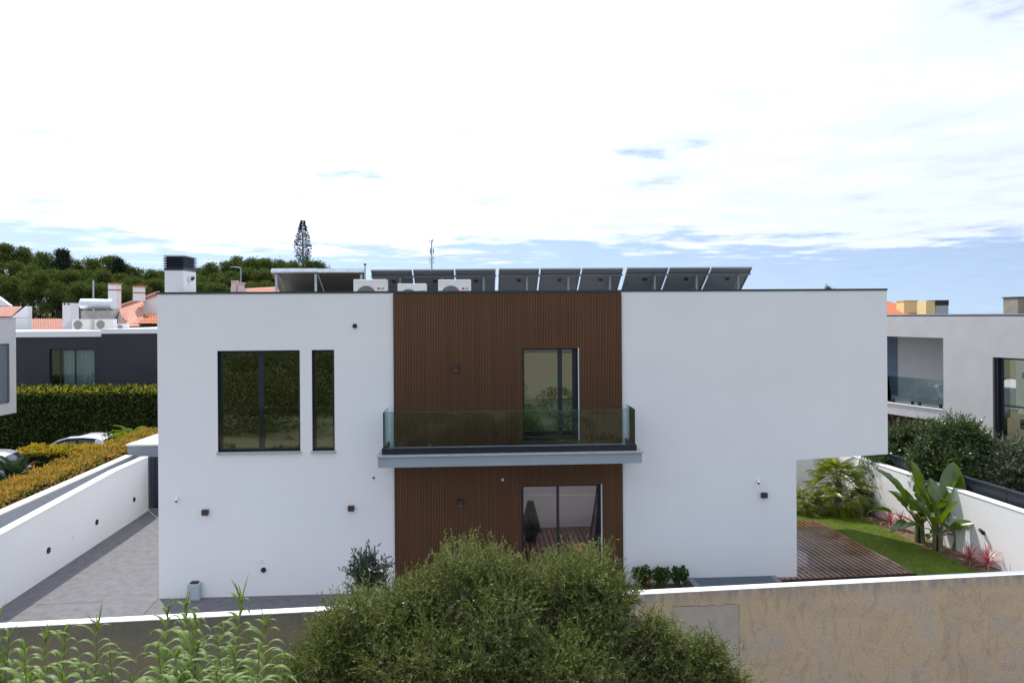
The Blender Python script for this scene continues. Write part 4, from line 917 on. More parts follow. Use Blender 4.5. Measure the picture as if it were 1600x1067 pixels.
# ------------------------------------------------------------------ parked cars
def car(loc, rz, paint, label, L=4.2):
    t = thing('parked_car', label, 'car', loc, rz)
    # stations along the length (x), half width, heights
    body = [(-L/2, .35, .62, .60), (-L/2 + .12, .22, .82, .78), (-1.3, .20, .88, .92), (-.6, .2, .89, .95), (.9, .2, .89, .96), (1.5, .2, .88, .92), (L/2 - .08, .25, .80, .80), (L/2, .38, .62, .60)]
    V, F = [], []
    for x, zl_, hw, zt in body: V += [(x, -hw, zl_), (x, -hw * 1.01, (zl_ + zt) / 2), (x, -hw * .93, zt), (x, hw * .93, zt), (x, hw * 1.01, (zl_ + zt) / 2), (x, hw, zl_)]
    n = 6
    for i in range(len(body) - 1):
        for k in range(n): F.append((i * n + k, i * n + (k + 1) % n, (i + 1) * n + (k + 1) % n, (i + 1) * n + k))
    F += [tuple(range(n)), tuple(range((len(body) - 1) * n + n - 1, (len(body) - 1) * n - 1, -1))]
    b = MB().add(V, F).build('body', paint, t, True); s = b.modifiers.new('s', 'SUBSURF'); s.levels = s.render_levels = 2
    # cabin: x station, half width at waist, half width top, roof z   (front at -x)
    prof = [(-1.15, .80, .80, .97), (-.55, .80, .66, 1.34), (-.2, .80, .63, 1.44), (.5, .80, .63, 1.47), (1.15, .80, .62, 1.42), (1.45, .80, .62, 1.32), (1.85, .79, .72, .98)]
    V, F = [], []
    for x, hb, ht, zt in prof: V += [(x, -hb, .93), (x, -ht, zt - .03), (x, -ht * .8, zt), (x, ht * .8, zt), (x, ht, zt - .03), (x, hb, .93)]
    for i in range(len(prof) - 1):
        for k in range(5): F.append((i * 6 + k, i * 6 + k + 1, (i + 1) * 6 + k + 1, (i + 1) * 6 + k))
    g = MB().add(V, F).build('windows', mat('dark_car_glass', (.012, .015, .02), .08, .1), t, True)
    rp = [p_ for p_ in prof[1:6]]
    V, F = [], []
    for x, hb, ht, zt in rp: V += [(x, -ht - .01, zt - .05), (x, -ht * .82, zt + .02), (x, ht * .82, zt + .02), (x, ht + .01, zt - .05)]
    for i in range(len(rp) - 1):
        for k in range(3): F.append((i * 4 + k, i * 4 + k + 1, (i + 1) * 4 + k + 1, (i + 1) * 4 + k))
    MB().add(V, F).build('roof', paint, t, True)
    MB().hexa([(-.35, -.45, 1.45), (.25, -.45, 1.485), (.25, .45, 1.485), (-.35, .45, 1.45), (-.35, -.45, 1.47), (.25, -.45, 1.50), (.25, .45, 1.50), (-.35, .45, 1.47)]).build('sunroof', MATS['dark_car_glass'], t)
    for s_ in (-1, 1):
        MB().tube([(-1.2, s_ * .80, .96), (-.6, s_ * .69, 1.33), (-.2, s_ * .66, 1.42), (.5, s_ * .66, 1.44), (1.1, s_ * .66, 1.40), (1.45, s_ * .72, 1.25), (1.6, s_ * .82, .96)], .035, 6).build('window_trim', paint, t)
        MB().tube([(.25, s_ * .82, .94), (.2, s_ * .67, 1.42)], .03, 5).build('pillar', VENTB, t)
        MB().hexa([(1.05, s_ * .80, .93), (1.5, s_ * .83, .93), (1.5, s_ * .78, .93), (1.05, s_ * .76, .93), (1.1, s_ * .675, 1.40), (1.45, s_ * .68, 1.33), (1.45, s_ * .6, 1.33), (1.1, s_ * .6, 1.40)]).build('rear_quarter', paint, t)
        MB().box(-1.0, -.85, s_ * .88, s_ * 1.02, .98, 1.12).build('mirror', paint, t)
        for x in (-1.3, 1.3):
            w = MB().tube([(x, s_ * .70, .31), (x, s_ * .90, .31)], .31, 20).build('wheel', VENTB, t); MB().tube([(x, s_ * .901, .31), (x, s_ * .91, .31)], .19, 14).build('rim', ALU, w)
        MB().box(L / 2 - .1, L / 2 - .02, s_ * .45, s_ * .78, .68, .85).build('tail_light', mat('tail_light_red', (.3, .01, .01), .3, .1), t)
    return t
WPAINT = mat('white_car_paint', (.78, .79, .80), .25, .02, coat=.6); GPAINT = mat('dark_grey_car_paint', (.10, .10, .11), .3, .05, coat=.6)
zc = -.855; cp_ = at(112, 690, 34.0); car((cp_.x + .1, 34.5, zc), .05, WPAINT, 'white hatchback with sunroof parked behind low yellow topped hedge')
cp_ = onz(-22, 760, zc); car((cp_.x - .5, cp_.y, zc), .2, mat('silver_car_paint', (.45, .46, .48), .3, .05, metal=.3, coat=.6), 'silver grey car at the left edge, mostly outside the frame')
# red and white barrier rail
p = onz(64, 742, -.86); Y = p.y
rb = thing('barrier_rail', 'thin red and grey rail frame between the two low hedges', 'railing', (p.x, Y, -.86)); zt = at(64, 715, Y).z + .86; xr = at(112, 713, Y).x - p.x
RED = mat('red_paint', (.4, .03, .02), .5, .1)
MB().box(0, .07, 0, .07, 0, zt).build('post', RED, rb); MB().box(.071, xr * .32, 0, .05, zt - .08, zt).build('red_rail', RED, rb); MB().box(xr * .321, xr, 0, .05, zt - .08, zt - .02).build('grey_rail', GALV, rb); MB().box(xr, xr + .07, 0, .07, 0, zt).build('post', GALV, rb)

# ------------------------------------------------------------------ vegetation
def box_leaves(x0, x1, y0, y1, z0, z1, n, faces=('top', 'front', 'right', 'left'), jit=.08, rng=RNG):
    out = []
    ar = {'top': (x1 - x0) * (y1 - y0), 'front': (x1 - x0) * (z1 - z0), 'right': (y1 - y0) * (z1 - z0), 'left': (y1 - y0) * (z1 - z0)}
    tot = sum(ar[f] for f in faces); P, Nn = [], []
    for f in faces:
        k = int(n * ar[f] / tot); a, b = rng.random(k), rng.random(k); e = rng.normal(0, jit, k)
        if f == 'top': p = np.stack([x0 + a * (x1 - x0), y0 + b * (y1 - y0), z1 + e], 1); nv = (0, 0, 1)
        if f == 'front': p = np.stack([x0 + a * (x1 - x0), y0 + e, z0 + b * (z1 - z0)], 1); nv = (0, -1, 0)
        if f == 'right': p = np.stack([x1 + e, y0 + a * (y1 - y0), z0 + b * (z1 - z0)], 1); nv = (1, 0, 0)
        if f == 'left': p = np.stack([x0 + e, y0 + a * (y1 - y0), z0 + b * (z1 - z0)], 1); nv = (-1, 0, 0)
        P.append(p); Nn.append(np.tile(nv, (k, 1)))
    return np.concatenate(P), np.concatenate(Nn).astype(float)
def hedge(label, loc, rz, L, D, H, n, leaf, gmat, tmat, topn, topl, faces=('top', 'front', 'left', 'right'), bumpy=.06, g=.35):
    t = thing('hedge', label, 'hedge', loc, rz)
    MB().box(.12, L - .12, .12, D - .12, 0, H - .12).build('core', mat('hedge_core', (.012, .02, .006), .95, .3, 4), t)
    P, Nn = box_leaves(.05, L - .05, .05, D - .05, .0, H - .05, n, faces, bumpy)
    D_ = nrm(Nn * .7 + RNG.normal(size=P.shape) * .7 + [0, 0, .3]); link('foliage', leaves('foliage', P, D_, RNG.uniform(.6, 1.3, len(P)) * leaf, leaf * .55, gmat), t)
    if topn:
        P, Nn = box_leaves(0, L, 0, D, H * .55, H, topn, ('top',), .05)
        bump = .05 * np.sin(P[:, 0] * 5.1) + .04 * np.sin(P[:, 0] * 13 + P[:, 1] * 7); P[:, 2] += bump
        k = int(topn * .5); P2, N2 = box_leaves(0, L, 0, D, H * g, H, k, ('front', 'right'), .05); kp_ = RNG.random(len(P2)) < ((P2[:, 2] / H - g) / (1 - g)) ** 1.2; P2, N2 = P2[kp_], N2[kp_]
        P = np.concatenate([P, P2]); Nn = np.concatenate([Nn, N2]); D_ = nrm(Nn * .6 + RNG.normal(size=P.shape) * .45 + [0, 0, .6])
        link('new_growth', leaves('new_growth', P, D_, RNG.uniform(.6, 1.4, len(P)) * topl, topl * .5, tmat), t)
    return t
HG = leafmat('dark_hedge_leaf', [(.016, .03, .008), (.035, .06, .012), (.065, .095, .016), (.11, .14, .03)], .25)
HY = leafmat('yellow_new_leaf', [(.20, .23, .03), (.42, .36, .04), (.52, .38, .06), (.48, .24, .08)], .35)
HM = leafmat('mid_hedge_leaf', [(.045, .065, .012), (.11, .13, .02), (.24, .22, .05), (.34, .22, .08)], .35)
HT = leafmat('lime_new_leaf', [(.09, .13, .02), (.22, .26, .04), (.38, .37, .06), (.42, .30, .08)], .35)
HM2 = leafmat('orange_tipped_leaf', [(.10, .12, .02), (.30, .25, .05), (.52, .36, .09), (.55, .27, .12)], .35)
a, b = at(16, 612, 38), at(262, 612, 38)
hedge('tall dark green trimmed hedge with yellow lit top in front of charcoal house', (a.x - 3, 38, -.86), 0, b.x - a.x + 5, 1.6, a.z + .86, 30000, .17, HG, HT, 4200, .15, bumpy=.10, g=.86)
a = at(25, 698, 31.5); b = at(158, 698, 31.5)
hedge('low boxy hedge with bright yellow top in front of white car', (a.x, 31.5, -.86), 0, b.x - a.x, 1.2, a.z + .86 - .24, 9000, .11, HG, HY, 3200, .12, g=.78)
ha = W0 + Vector((-1.2 - 1.50, 0, 0)) - wdv * 3.0
hl = 16.6
hs = hedge('long sloping yellow orange hedge beside cream topped retaining wall', (ha.x + .08, ha.y, -.86), wyaw - 0.0, hl, 1.05, 2.50, 15000, .10, HM, HM2, 13000, .10, faces=('top', 'front', 'left', 'right'))
hs.location = (W0.x - 1.42, ha.y, -.86); hs.rotation_euler = (0, 0, wyaw)
# (its long side faces the drive: local -y)  small garden plants by the tall hedge
def frond_fan(m, r=.5, n=18, droop=.25, w=.035, spread=2.7):
    mb = MB()
    for k in range(n):
        a = -spread / 2 + spread * k / (n - 1); l = r * (1 - .18 * abs(a) / 1.4); pts = []
        dx, dy = math.sin(a), math.cos(a); px, py = dy, -dx; b = len(mb.v)
        for i in range(5):
            t = i / 4; ww = w * (.35 + 1.3 * t if t < .5 else 2.0 * (1 - t) + .02); zz = -droop * t * t * l + .02 * (1 - t); c = (dx * l * t, dy * l * t)
            mb.v += [(c[0] - px * ww, c[1] - py * ww, zz - .008), (c[0], c[1], zz + .010), (c[0] + px * ww, c[1] + py * ww, zz - .008)]
        for i in range(4):
            for s in (0, 1): mb.f.append((b + i * 3 + s, b + i * 3 + s + 1, b + i * 3 + s + 4, b + i * 3 + s + 3))
    return mb.mesh('frond', m)
def pinnate(m, L=1.2, n=26, w=.03, ll=.3):
    mb = MB(); pts = []
    for i in range(9): t = i / 8; pts.append((0, L * t, .35 * L * math.sin(t * 2.2) - .35 * L * t * t))
    mb.tube(pts, .012, 4)
    for i in range(n):
        t = .15 + .85 * i / n; y = L * t; z = .35 * L * math.sin(t * 2.2) - .35 * L * t * t; l = ll * math.sin(math.pi * (.15 + .8 * t))
        for s in (-1, 1): mb.add([(0, y, z), (s * l * .5, y + l * .35 + w, z - .03), (s * l, y + l * .6, z - .12), (s * l * .5, y + l * .35 - w, z - .03)], [(0, 1, 2, 3)])
    return mb.mesh('frond', m)
PALML = leafmat('fan_palm_leaf', [(.09, .14, .008), (.22, .28, .014), (.45, .46, .03)], .5, .35, .1)
PALMD = leafmat('dark_palm_leaf', [(.015, .03, .012), (.03, .06, .015)], .25)
def palm(label, loc, frond_meshes, n, trunk_h, r_pet, hi=70, lo=-50, cat='palm', scale=1.0, tr=.12):
    t = thing('palm', label, cat, loc); rg = random.Random(len(label))
    MB().tube([(0, 0, -.05), (0, 0, trunk_h)], [tr, tr * .8], 10).build('trunk', BARK, t)
    pm = MB().tube([(0, 0, 0), (0, r_pet, 0)], [.014, .008], 5).mesh('petiole', TRUNKB)
    for i in range(n):
        az = i * 2.399; el = math.radians(lo + (hi - lo) * ((i + .5) / n) ** .8 + rg.uniform(-8, 8)); h = trunk_h * (.45 + .55 * i / n)
        rot = Matrix.Rotation(az, 4, 'Z') @ Matrix.Rotation(el, 4, 'X')
        s = scale * rg.uniform(.85, 1.15)
        M = Matrix.Translation((0, 0, h)) @ rot @ Matrix.Scale(s, 4)
        if r_pet > 0:
            o = link('petiole', pm, t); o.matrix_local = M
        f = link('frond', rg.choice(frond_meshes), t); f.matrix_local = M @ Matrix.Translation((0, r_pet, 0)) @ Matrix.Rotation(math.radians(-22 + rg.uniform(-15, 15)), 4, 'X') @ Matrix.Rotation(rg.uniform(-.4, .4), 4, 'Y')
    return t
fm = [frond_fan(PALML, .52, 15, .30, .016), frond_fan(PALML, .48, 14, .55, .016), frond_fan(PALML, .55, 16, .15, .016)]
pp = onz(1312, 803, 0)
palm('bushy yellow green fan palm at far end of lawn under the overhang', (pp.x + .05, pp.y + .2, 0), fm, 62, .95, .62, 80, -45, 'palm', .95)
for dx, dy, s_, lb in ((-1.0, -.1, .62, 'low fan palm offshoot left of the large fan palm'), (.95, .2, .62, 'low fan palm offshoot right of the large fan palm')):
    palm(lb, (pp.x + dx, pp.y + .2 + dy, 0), fm, 34, .35, .5, 75, -20, 'palm', s_)
fmd = [pinnate(PALMD), pinnate(PALMD, 1.4, 30)]
p = at(6, 735, 27); palm('dark feathery palm at left edge in front of the hedge', (p.x, 27.5, -.86), fmd, 24, .9, 0, 70, -5, 'palm', 1.0)
fml = [pinnate(leafmat('bright_small_palm', [(.10, .16, .02), (.2, .28, .03)], .4), 1.1, 24, .025, .3)]
p = at(203, 684, 34.5); palm('small bright green feathery palm by tall hedge near garage', (p.x, 34.5, -.86), fml, 20, 1.0, 0, 80, 10, 'palm', 1.15)

def blob_plant(name, label, cat, loc, cs, rs, n, leaf, w, m, out=.8, up=.3, depth=.45, stem=True, group=None, core=None, rng=RNG, topbias=0):
    t = thing(name, label, cat, loc, 0, group)
    P, Nn = ell_points(cs, rs, n, depth, rng, topbias=topbias); D_ = nrm(Nn * out + rng.normal(size=P.shape) * .55 + [0, 0, up])
    link('foliage', leaves('foliage', P, D_, rng.uniform(.6, 1.35, len(P)) * leaf, w, m, rng), t)
    if core: 
        P, Nn = ell_points(cs, np.array(rs) * .72, core, .9, rng, False); link('inner_foliage', leaves('inner_foliage', P, nrm(rng.normal(size=P.shape)), leaf * 2.2, w * 3.0, m, rng), t)
    if stem:
        mb = MB()
        for c in cs[:8]: mb.tube([(c[0] * .1, c[1] * .1, 0), (c[0] * .5, c[1] * .5, c[2] * .5), (c[0], c[1], c[2])], [.05, .035, .015], 6)
        mb.build('stem', BARK, t)
    return t
SHG = leafmat('garden_shrub_leaf', [(.02, .04, .015), (.05, .085, .022), (.09, .13, .03), (.16, .20, .06)], .25)
for px, w, lb, f in ((176, .55, 'left of the small palm', 1), (229, .8, 'right of the small palm', 0)):
    p = at(px, 684, 34.5); blob_plant('shrub', 'small sunny green shrub by the tall hedge, ' + lb, 'shrub', (p.x, 34.4, -.86), [(0, 0, 1.0), (w * .6, 0, .8), (-w * .5, 0, .7)], [(w, .5, .6)] * 3, 2200, .13, .06, SHG)
# white flowering touches
# --- right hand shrubs beyond the garden wall (on the neighbour's raised bed)
SHR = leafmat('pittosporum_leaf', [(.018, .035, .012), (.038, .07, .018), (.075, .12, .022), (.19, .24, .05)], .28, .35, .09)
def shrub2(label, lobes, Y, ntw, seed, m=SHR): LATER.append((label, lobes, Y, ntw, seed, m))
LATER = []
def px_shrub(label, lobes, Y, n, leaf=.075, w=.03, name='shrub', cat='shrub', m=SHR, zb=.4, core=2500, up=.5, depth=.4, grp=None, rng=RNG, ys=None):
    p0 = at(lobes[0][0], lobes[0][1], Y); loc = Vector((p0.x, Y, zb)); cs, rs = [], []
    for i, l in enumerate(lobes):
        px, py, r = l[:3]; yy = Y + (l[3] if len(l) > 3 else 0); p = at(px, py, yy) - loc; R = r / FPX * yy; cs.append(tuple(p)); rs.append((R, R * .95, R * (l[4] if len(l) > 4 else .9)))
    return blob_plant(name, label, cat, loc, cs, rs, n, leaf, w, m, .75, up, depth, core=core, group=grp, rng=rng), cs, rs, loc
shrub2('large dense green shrub behind the garden wall, next to house corner', [(1412, 715, 26), (1392, 700, 20, .3), (1400, 680, 14), (1430, 735, 30), (1400, 740, 28), (1440, 700, 22), (1376, 745, 24, .2), (1424, 685, 17), (1446, 680, 14), (1380, 720, 22), (1440, 720, 24)], 22.5, 3000, 31)
shrub2('large rounded green shrub behind the garden wall, right of the first', [(1490, 700, 28), (1468, 685, 18), (1490, 676, 16), (1512, 682, 16), (1526, 690, 13), (1480, 735, 34, -.3), (1520, 720, 24), (1535, 745, 22), (1455, 720, 26), (1500, 750, 30), (1455, 745, 22), (1540, 720, 14)], 20.3, 3600, 32)
shrub2('grey green loose shrub at right edge below the large window', [(1585, 735, 26), (1560, 745, 20), (1610, 735, 30), (1540, 752, 14), (1576, 708, 14), (1600, 765, 26), (1570, 768, 18), (1595, 705, 14), (1545, 735, 10)], 19.8, 2200, 33, m=leafmat('grey_green_leaf', [(.035, .055, .03), (.09, .12, .06), (.17, .20, .11), (.30, .30, .22)], .25, .35, .1))
# --- pines on the hill
PINE = leafmat('pine_needles', [(.03, .05, .014), (.065, .098, .022), (.12, .16, .035), (.20, .235, .06)], .22)
PINED = leafmat('dark_pine_needles', [(.012, .024, .014), (.028, .046, .022), (.055, .08, .03)], .1)
PB = mat('pine_bark', (.11, .085, .065), .9, .3, 3)
def pine_mesh(seed, m, H=9.0, conic=False):
    rg = np.random.default_rng(seed); cs, rs = [], []
    for i in range(21):
        t = rg.random(); z = H * (.44 + .48 * t); R = 2.9 * (1 - .55 * t) if not conic else 2.2 * (1.05 - t); a = rg.uniform(0, 6.28); r = R * math.sqrt(rg.random()) * .95
        cs.append((r * math.cos(a), r * math.sin(a), z)); q = rg.uniform(.5, 1.3); rs.append((q * rg.uniform(.9, 1.3), q * rg.uniform(.9, 1.3), q * rg.uniform(.55, .85)))
    cs.append((0, 0, H * .93)); rs.append((1.1, 1.1, .7))
    P, Nn = ell_points(cs, rs, 10500, .5, rg, False, .5); P = P + rg.normal(0, .24, P.shape); up = rg.normal(size=P.shape) * .6 + Nn * .7 + [0, 0, .5]
    return leaves('crown', P, nrm(up), rg.uniform(.22, .45, len(P)), .15, m, rg), cs
def pine_trunk(cs, seed, H=9.0):
    rg = random.Random(seed); mb = MB(); b = (rg.uniform(-.5, .5), rg.uniform(-.4, .4)); mb.tube([(0, 0, -1.5), (b[0] * .5, b[1] * .5, H * .3), (b[0], b[1], H * .62), (0, 0, H * .86)], [.20, .17, .13, .05], 7)
    for c in cs[:9]: mb.tube([(b[0] * .8, b[1] * .8, H * rg.uniform(.38, .6)), (c[0] * .6, c[1] * .6, c[2] - .9), (c[0], c[1], c[2])], [.08, .06, .03], 5)
    return mb.mesh('trunk', PB)
variants = []
for i in range(6):
    me, cs = pine_mesh(100 + i, PINED if i == 5 else PINE, conic=(i == 5)); variants.append((me, pine_trunk(cs, i)))
pines = []
def add_pine(px, ytop, Y, s, v, label): pines.append((px, ytop, Y, s, v, label))
back = [(-20, 386), (8, 386), (36, 391), (64, 398), (118, 411), (146, 409), (172, 405), (196, 417), (216, 424), (236, 425), (250, 428), (306, 424), (330, 415), (352, 413), (370, 405), (392, 408), (412, 409), (436, 411), (458, 412), (480, 411), (496, 413)]
for i, (px, y) in enumerate(back): add_pine(px, y, 142 + (i % 3) * 3, .95 + .2 * ((i * 7) % 3) / 3, i % 5, 'rounded green pine in the back row on the hill skyline')
add_pine(97, 394, 136, 1.05, 5, 'darkest pine with pointed top standing above the others on the hill')
add_pine(185, 407, 136, .8, 5, 'dark narrow pine on the skyline above the white chimneys')
mid = [(-10, 410), (22, 414), (52, 420), (80, 425), (108, 428), (135, 427), (160, 425), (188, 432), (212, 438), (240, 440), (312, 436), (338, 432), (362, 428), (386, 424), (410, 426), (434, 428), (462, 425), (488, 425)]
for i, (px, y) in enumerate(mid): add_pine(px, y, 126 + (i % 2) * 3, .9 + .2 * ((i * 5) % 3) / 3, (i + 2) % 5, 'green pine in the middle row on the hillside')
front = [(-14, 432), (14, 436), (62, 428), (88, 445), (124, 446), (150, 448), (172, 452), (200, 452), (226, 452), (310, 446), (340, 448), (392, 446), (416, 444)]
for i, (px, y) in enumerate(front): add_pine(px, y, 112, .85, (i + 1) % 5, 'green pine with bare leaning trunk in the front row above tiled roofs')
for i, (px, yt, Y, s, v, lb) in enumerate(pines):
    p = at(px, yt, Y); H = 9.0 * s * .97; z = p.z - H
    t = thing('pine_tree', lb, 'pine tree', (p.x, Y, z), random.uniform(0, 6.28), None if v == 5 else 'pine trees on the hill behind the houses'); t.scale = (s, s, s)
    link('crown', variants[v][0], t); link('trunk', variants[v][1], t)
# hedge bank of undergrowth and dry grass below the pines
n = 5000; P = np.stack([RNG.uniform(-110, -30, n), RNG.uniform(92, 118, n), np.zeros(n)], 1); P[:, 2] = ground_z(P[:, 0], P[:, 1]) - .1
link('dry_grass', leaves('dry_grass', P, nrm(RNG.normal(0, .3, P.shape) + [0, 0, 1]), RNG.uniform(.5, 1.4, n), .5, leafmat('dry_straw', [(.16, .14, .06), (.30, .24, .10)], .2)), kind='stuff')
P = np.stack([RNG.uniform(-110, -20, 9000), RNG.uniform(60, 135, 9000), np.zeros(9000)], 1); P[:, 2] = ground_z(P[:, 0], P[:, 1]) + RNG.uniform(0, 1.6, 9000)
link('undergrowth', leaves('undergrowth', P, nrm(RNG.normal(0, .8, P.shape) + [0, 0, .8]), RNG.uniform(.5, 1.2, 9000), .55, PINED), kind='stuff')
# low wall and shed line seen under the pines
far = thing('field_wall', 'long low brown stone wall at foot of the pine hill', 'wall', (at(120, 482, 98).x, 98, 3)); MB().box(-1, 13, 0, .4, 0, at(120, 478.5, 98).z - 3).build('wall_face', mat('brown_field_wall', (.17, .145, .125), .9, .2, 1), far)
# far treetop behind the roof, right
p = at(1294, 445.5, 70); t = thing('treetop', 'tiny tree tip peeking over the parapet right of the solar panels', 'tree', (p.x, 70, -1.5)); H = p.z + 1.5
MB().tube([(0, 0, 0), (0, 0, H - .3)], [.15, .04], 6).build('trunk', PB, t); P = RNG.normal(0, .20, (160, 3)) + [0, 0, H - .6]; link('crown', leaves('crown', P, nrm(RNG.normal(size=P.shape) + [0, 0, .6]), .32, .1, PINED), t)

# --- olive-like trees in the foreground
OLV = leafmat('olive_leaf', [(.036, .06, .010), (.095, .128, .026), (.175, .20, .062), (.31, .33, .16)], .24, .5, 0.02)
def twiggy(name, label, cat, lobes, Y, ntw, leaf, w, m, zb, per=22, tl=(.12, .34), seed=5, core=26000, up=.55, trunk=True):
    rg = np.random.default_rng(seed); p0 = at(lobes[0][0], lobes[0][1], Y); loc = Vector((p0.x, Y, zb)); cs, rs = [], []
    for l in lobes:
        px, py, r = l[:3]; yy = Y + (l[3] if len(l) > 3 else 0); p = at(px, py, yy) - loc; R = r / FPX * yy; cs.append(tuple(p)); rs.append((R, R * .9, R * .92))
    t = thing(name, label, cat, loc)
    P, Nn = ell_points(cs, rs, ntw, .30, rg, True)
    # leafy twigs: stations along each twig, leaves splayed off it
    T = nrm(Nn * .75 + rg.normal(size=P.shape) * .38 + [0, 0, up]); k = len(P); ln = rg.uniform(tl[0], tl[1], k)
    Bv = nrm(rg.normal(size=P.shape)); st = (np.arange(per) + .5) / per
    C = P[:, None] + T[:, None] * (ln[:, None] * st)[:, :, None] + Bv[:, None] * (ln[:, None] * .22 * st ** 2)[:, :, None]
    TT = T[:, None] + Bv[:, None] * .35 * st[None, :, None]
    D_ = nrm((TT * .85 + rg.normal(size=C.shape) * .52).reshape(-1, 3)); C = C.reshape(-1, 3)
    link('foliage', leaves('foliage', C, D_, rg.uniform(.65, 1.25, len(C)) * leaf, w, m, rg), t)
    P2, N2 = ell_points(cs, np.array(rs) * .85, core, .8, rg, False); link('inner_foliage', leaves('inner_foliage', P2, nrm(rg.normal(size=P2.shape)), leaf * 1.5, w * 1.8, m, rg), t)
    tb = MB()
    for q in range(0, min(k, 2200)): tb.tube([P[q] - T[q] * .25, P[q] + T[q] * ln[q] * .55], .0035, 3, False)
    tb.build('twigs', BARK, t)
    if trunk:
        mb = MB(); mb.tube([(0, 0, -.1), (.1, .05, 1.0), (.0, 0, 2.0)], [.22, .17, .13], 10); mb.build('trunk', BARK, t); br = MB()
        for c in cs[::7]: br.tube([(0, 0, 1.6), (c[0] * .45, c[1] * .45, c[2] * .6 + .3), (c[0] * .9, c[1] * .9, c[2])], [.08, .05, .015], 7)
        br.build('limbs', BARK, t)
    return t
def clumps(mounds, seed, k=15):
    r_ = np.random.default_rng(seed); out = []
    for m_ in mounds:
        px, py, R = m_[:3]; dy = m_[3] if len(m_) > 3 else 0; out.append((px, py, R * .74, dy))
        for i in range(k):
            a = r_.uniform(0, 6.283); q = r_.uniform(.25, .84); e = -math.sqrt(max(0, .8 - q * q)) * R / FPX * 9.3 * (1 if r_.random() < .8 else -1)
            out.append((px + math.cos(a) * q * R, py - math.sin(a) * q * R, R * r_.uniform(.22, .36), dy + e * .85))
    return out
main = clumps([(572, 990, 70), (655, 952, 58), (748, 914, 66), (835, 925, 42), (905, 920, 62), (955, 940, 38), (800, 1005, 100, -.2), (935, 1000, 70, -.2), (655, 1050, 100, -.3), (502, 1058, 66), (530, 1010, 48), (880, 1075, 100, -.5), (1000, 1050, 40), (745, 1075, 80, -.6), (620, 1000, 60, -.1)], 3)
twiggy('olive_tree', 'large silvery green olive tree filling the foreground below the house', 'olive tree', main, 9.3, 15500, .050, .0115, OLV, -1.5, core=30000)
side = clumps([(1045, 1035, 42), (1110, 1045, 34), (1080, 1090, 55), (1018, 1000, 24), (1030, 1090, 50), (1140, 1085, 26)], 8, 9)
twiggy('olive_tree', 'smaller olive bush lower right, in front of the mortar wall patch', 'olive tree', side, 8.9, 3600, .050, .0115, OLV, -1.5, seed=9, core=5000)
DK = leafmat('dark_glossy_leaf', [(.018, .035, .022), (.035, .06, .035), (.07, .10, .06)], .2, .3, .12)
twiggy('young_tree', 'small dark leaved tree rising behind left shoulder of the olive', 'tree', [(576, 893, 22), (566, 905, 18), (588, 900, 17), (572, 875, 15), (592, 880, 11), (560, 885, 10), (575, 935, 26)], 10.6, 260, .055, .022, DK, -1.5, 14, (.10, .25), 12, 500)

for label, lobes, Y, ntw, seed, m in LATER: twiggy('shrub', label, 'shrub', lobes, Y, ntw, .085, .030, m, .4, 18, (.18, .42), seed, 6000, .5)
# --- giant reeds
def reed_leaf(m, L, w, rise, droop, seed):
    mb = MB(); n = 9; rg = random.Random(seed); tw = rg.uniform(-.25, .25)
    x = z = 0.0; ang = rise; ds = L / n; b = 0
    for i in range(n + 1):
        t = i / n; ww = w * (.55 + .9 * t if t < .3 else .82 * (1 - ((t - .3) / .7) ** 1.7) + .015); sy = tw * t * t * L * .5
        fold = ww * .30 * (1 - t * .6)
        mb.v += [(x, sy - ww * .5, z + fold), (x, sy, z), (x, sy + ww * .5, z + fold)]
        x += ds * math.cos(ang); z += ds * math.sin(ang); ang -= droop / n * (.5 + 1.2 * t)
        if ang < -1.45: ang = -1.45
    for i in range(n):
        for s in (0, 1): mb.f.append((i * 3 + s, i * 3 + s + 1, i * 3 + s + 4, i * 3 + s + 3))
    return mb.mesh('leaf', m, True)
RL = leafmat('reed_leaf_green', [(.055, .11, .015), (.15, .22, .045), (.35, .41, .19)], .40, .5, 0.035)
arch = [reed_leaf(RL, .34, .070, 1.0, 2.8, i) for i in range(4)] + [reed_leaf(RL, .48, .066, .95, 2.2, 9), reed_leaf(RL, .30, .062, .8, 2.6, 10)]
spear = [reed_leaf(RL, .36, .034, 1.42, .35, 20), reed_leaf(RL, .30, .030, 1.50, .2, 21)]
RST = mat('reed_stem', (.16, .19, .07), .6, .3, 8)
reeds = [(38, 1000, 1.0, 6.4, ''), (134, 1035, .9, 6.2, ''), (275, 1010, 1.0, 6.3, ''), (338, 1040, .8, 6.2, ''), (404, 1010, 1.0, 6.4, ''), (206, 1052, .6, 6.3, ''), (14, 985, 1.0, 6.9, 'reed at extreme left edge with tall green spear leaves'), (72, 985, 1.15, 7.0, ''), (102, 978, 1.1, 7.2, ''), (152, 968, 1.25, 7.1, 'tallest reed left of the driveway corner with stacked arching leaves'), (172, 1012, 1.0, 7.0, ''),
         (262, 945, 1.2, 7.0, 'reed in front of house corner whose long leaf reaches left'), (290, 935, 1.3, 7.2, 'tall reed rising in front of the small grey cabinet'), (306, 955, 1.0, 6.7, ''), (247, 1000, .9, 6.6, ''), (340, 990, 1.1, 6.9, ''), (378, 925, 1.45, 7.1, 'tallest reed of all with fan of thin leaves above the coping'), (365, 1010, .9, 6.7, ''), (416, 965, 1.2, 7.0, 'rightmost reed, standing just left of the olive tree'), (48, 1045, .6, 6.5, ''), (100, 1050, .6, 6.5, ''),
         (-6, 960, 1.2, 7.0, ''), (310, 1000, .9, 7.1, ''), (392, 1045, .7, 6.5, ''), (350, 968, 1.1, 7.3, '')]
rg = random.Random(4)
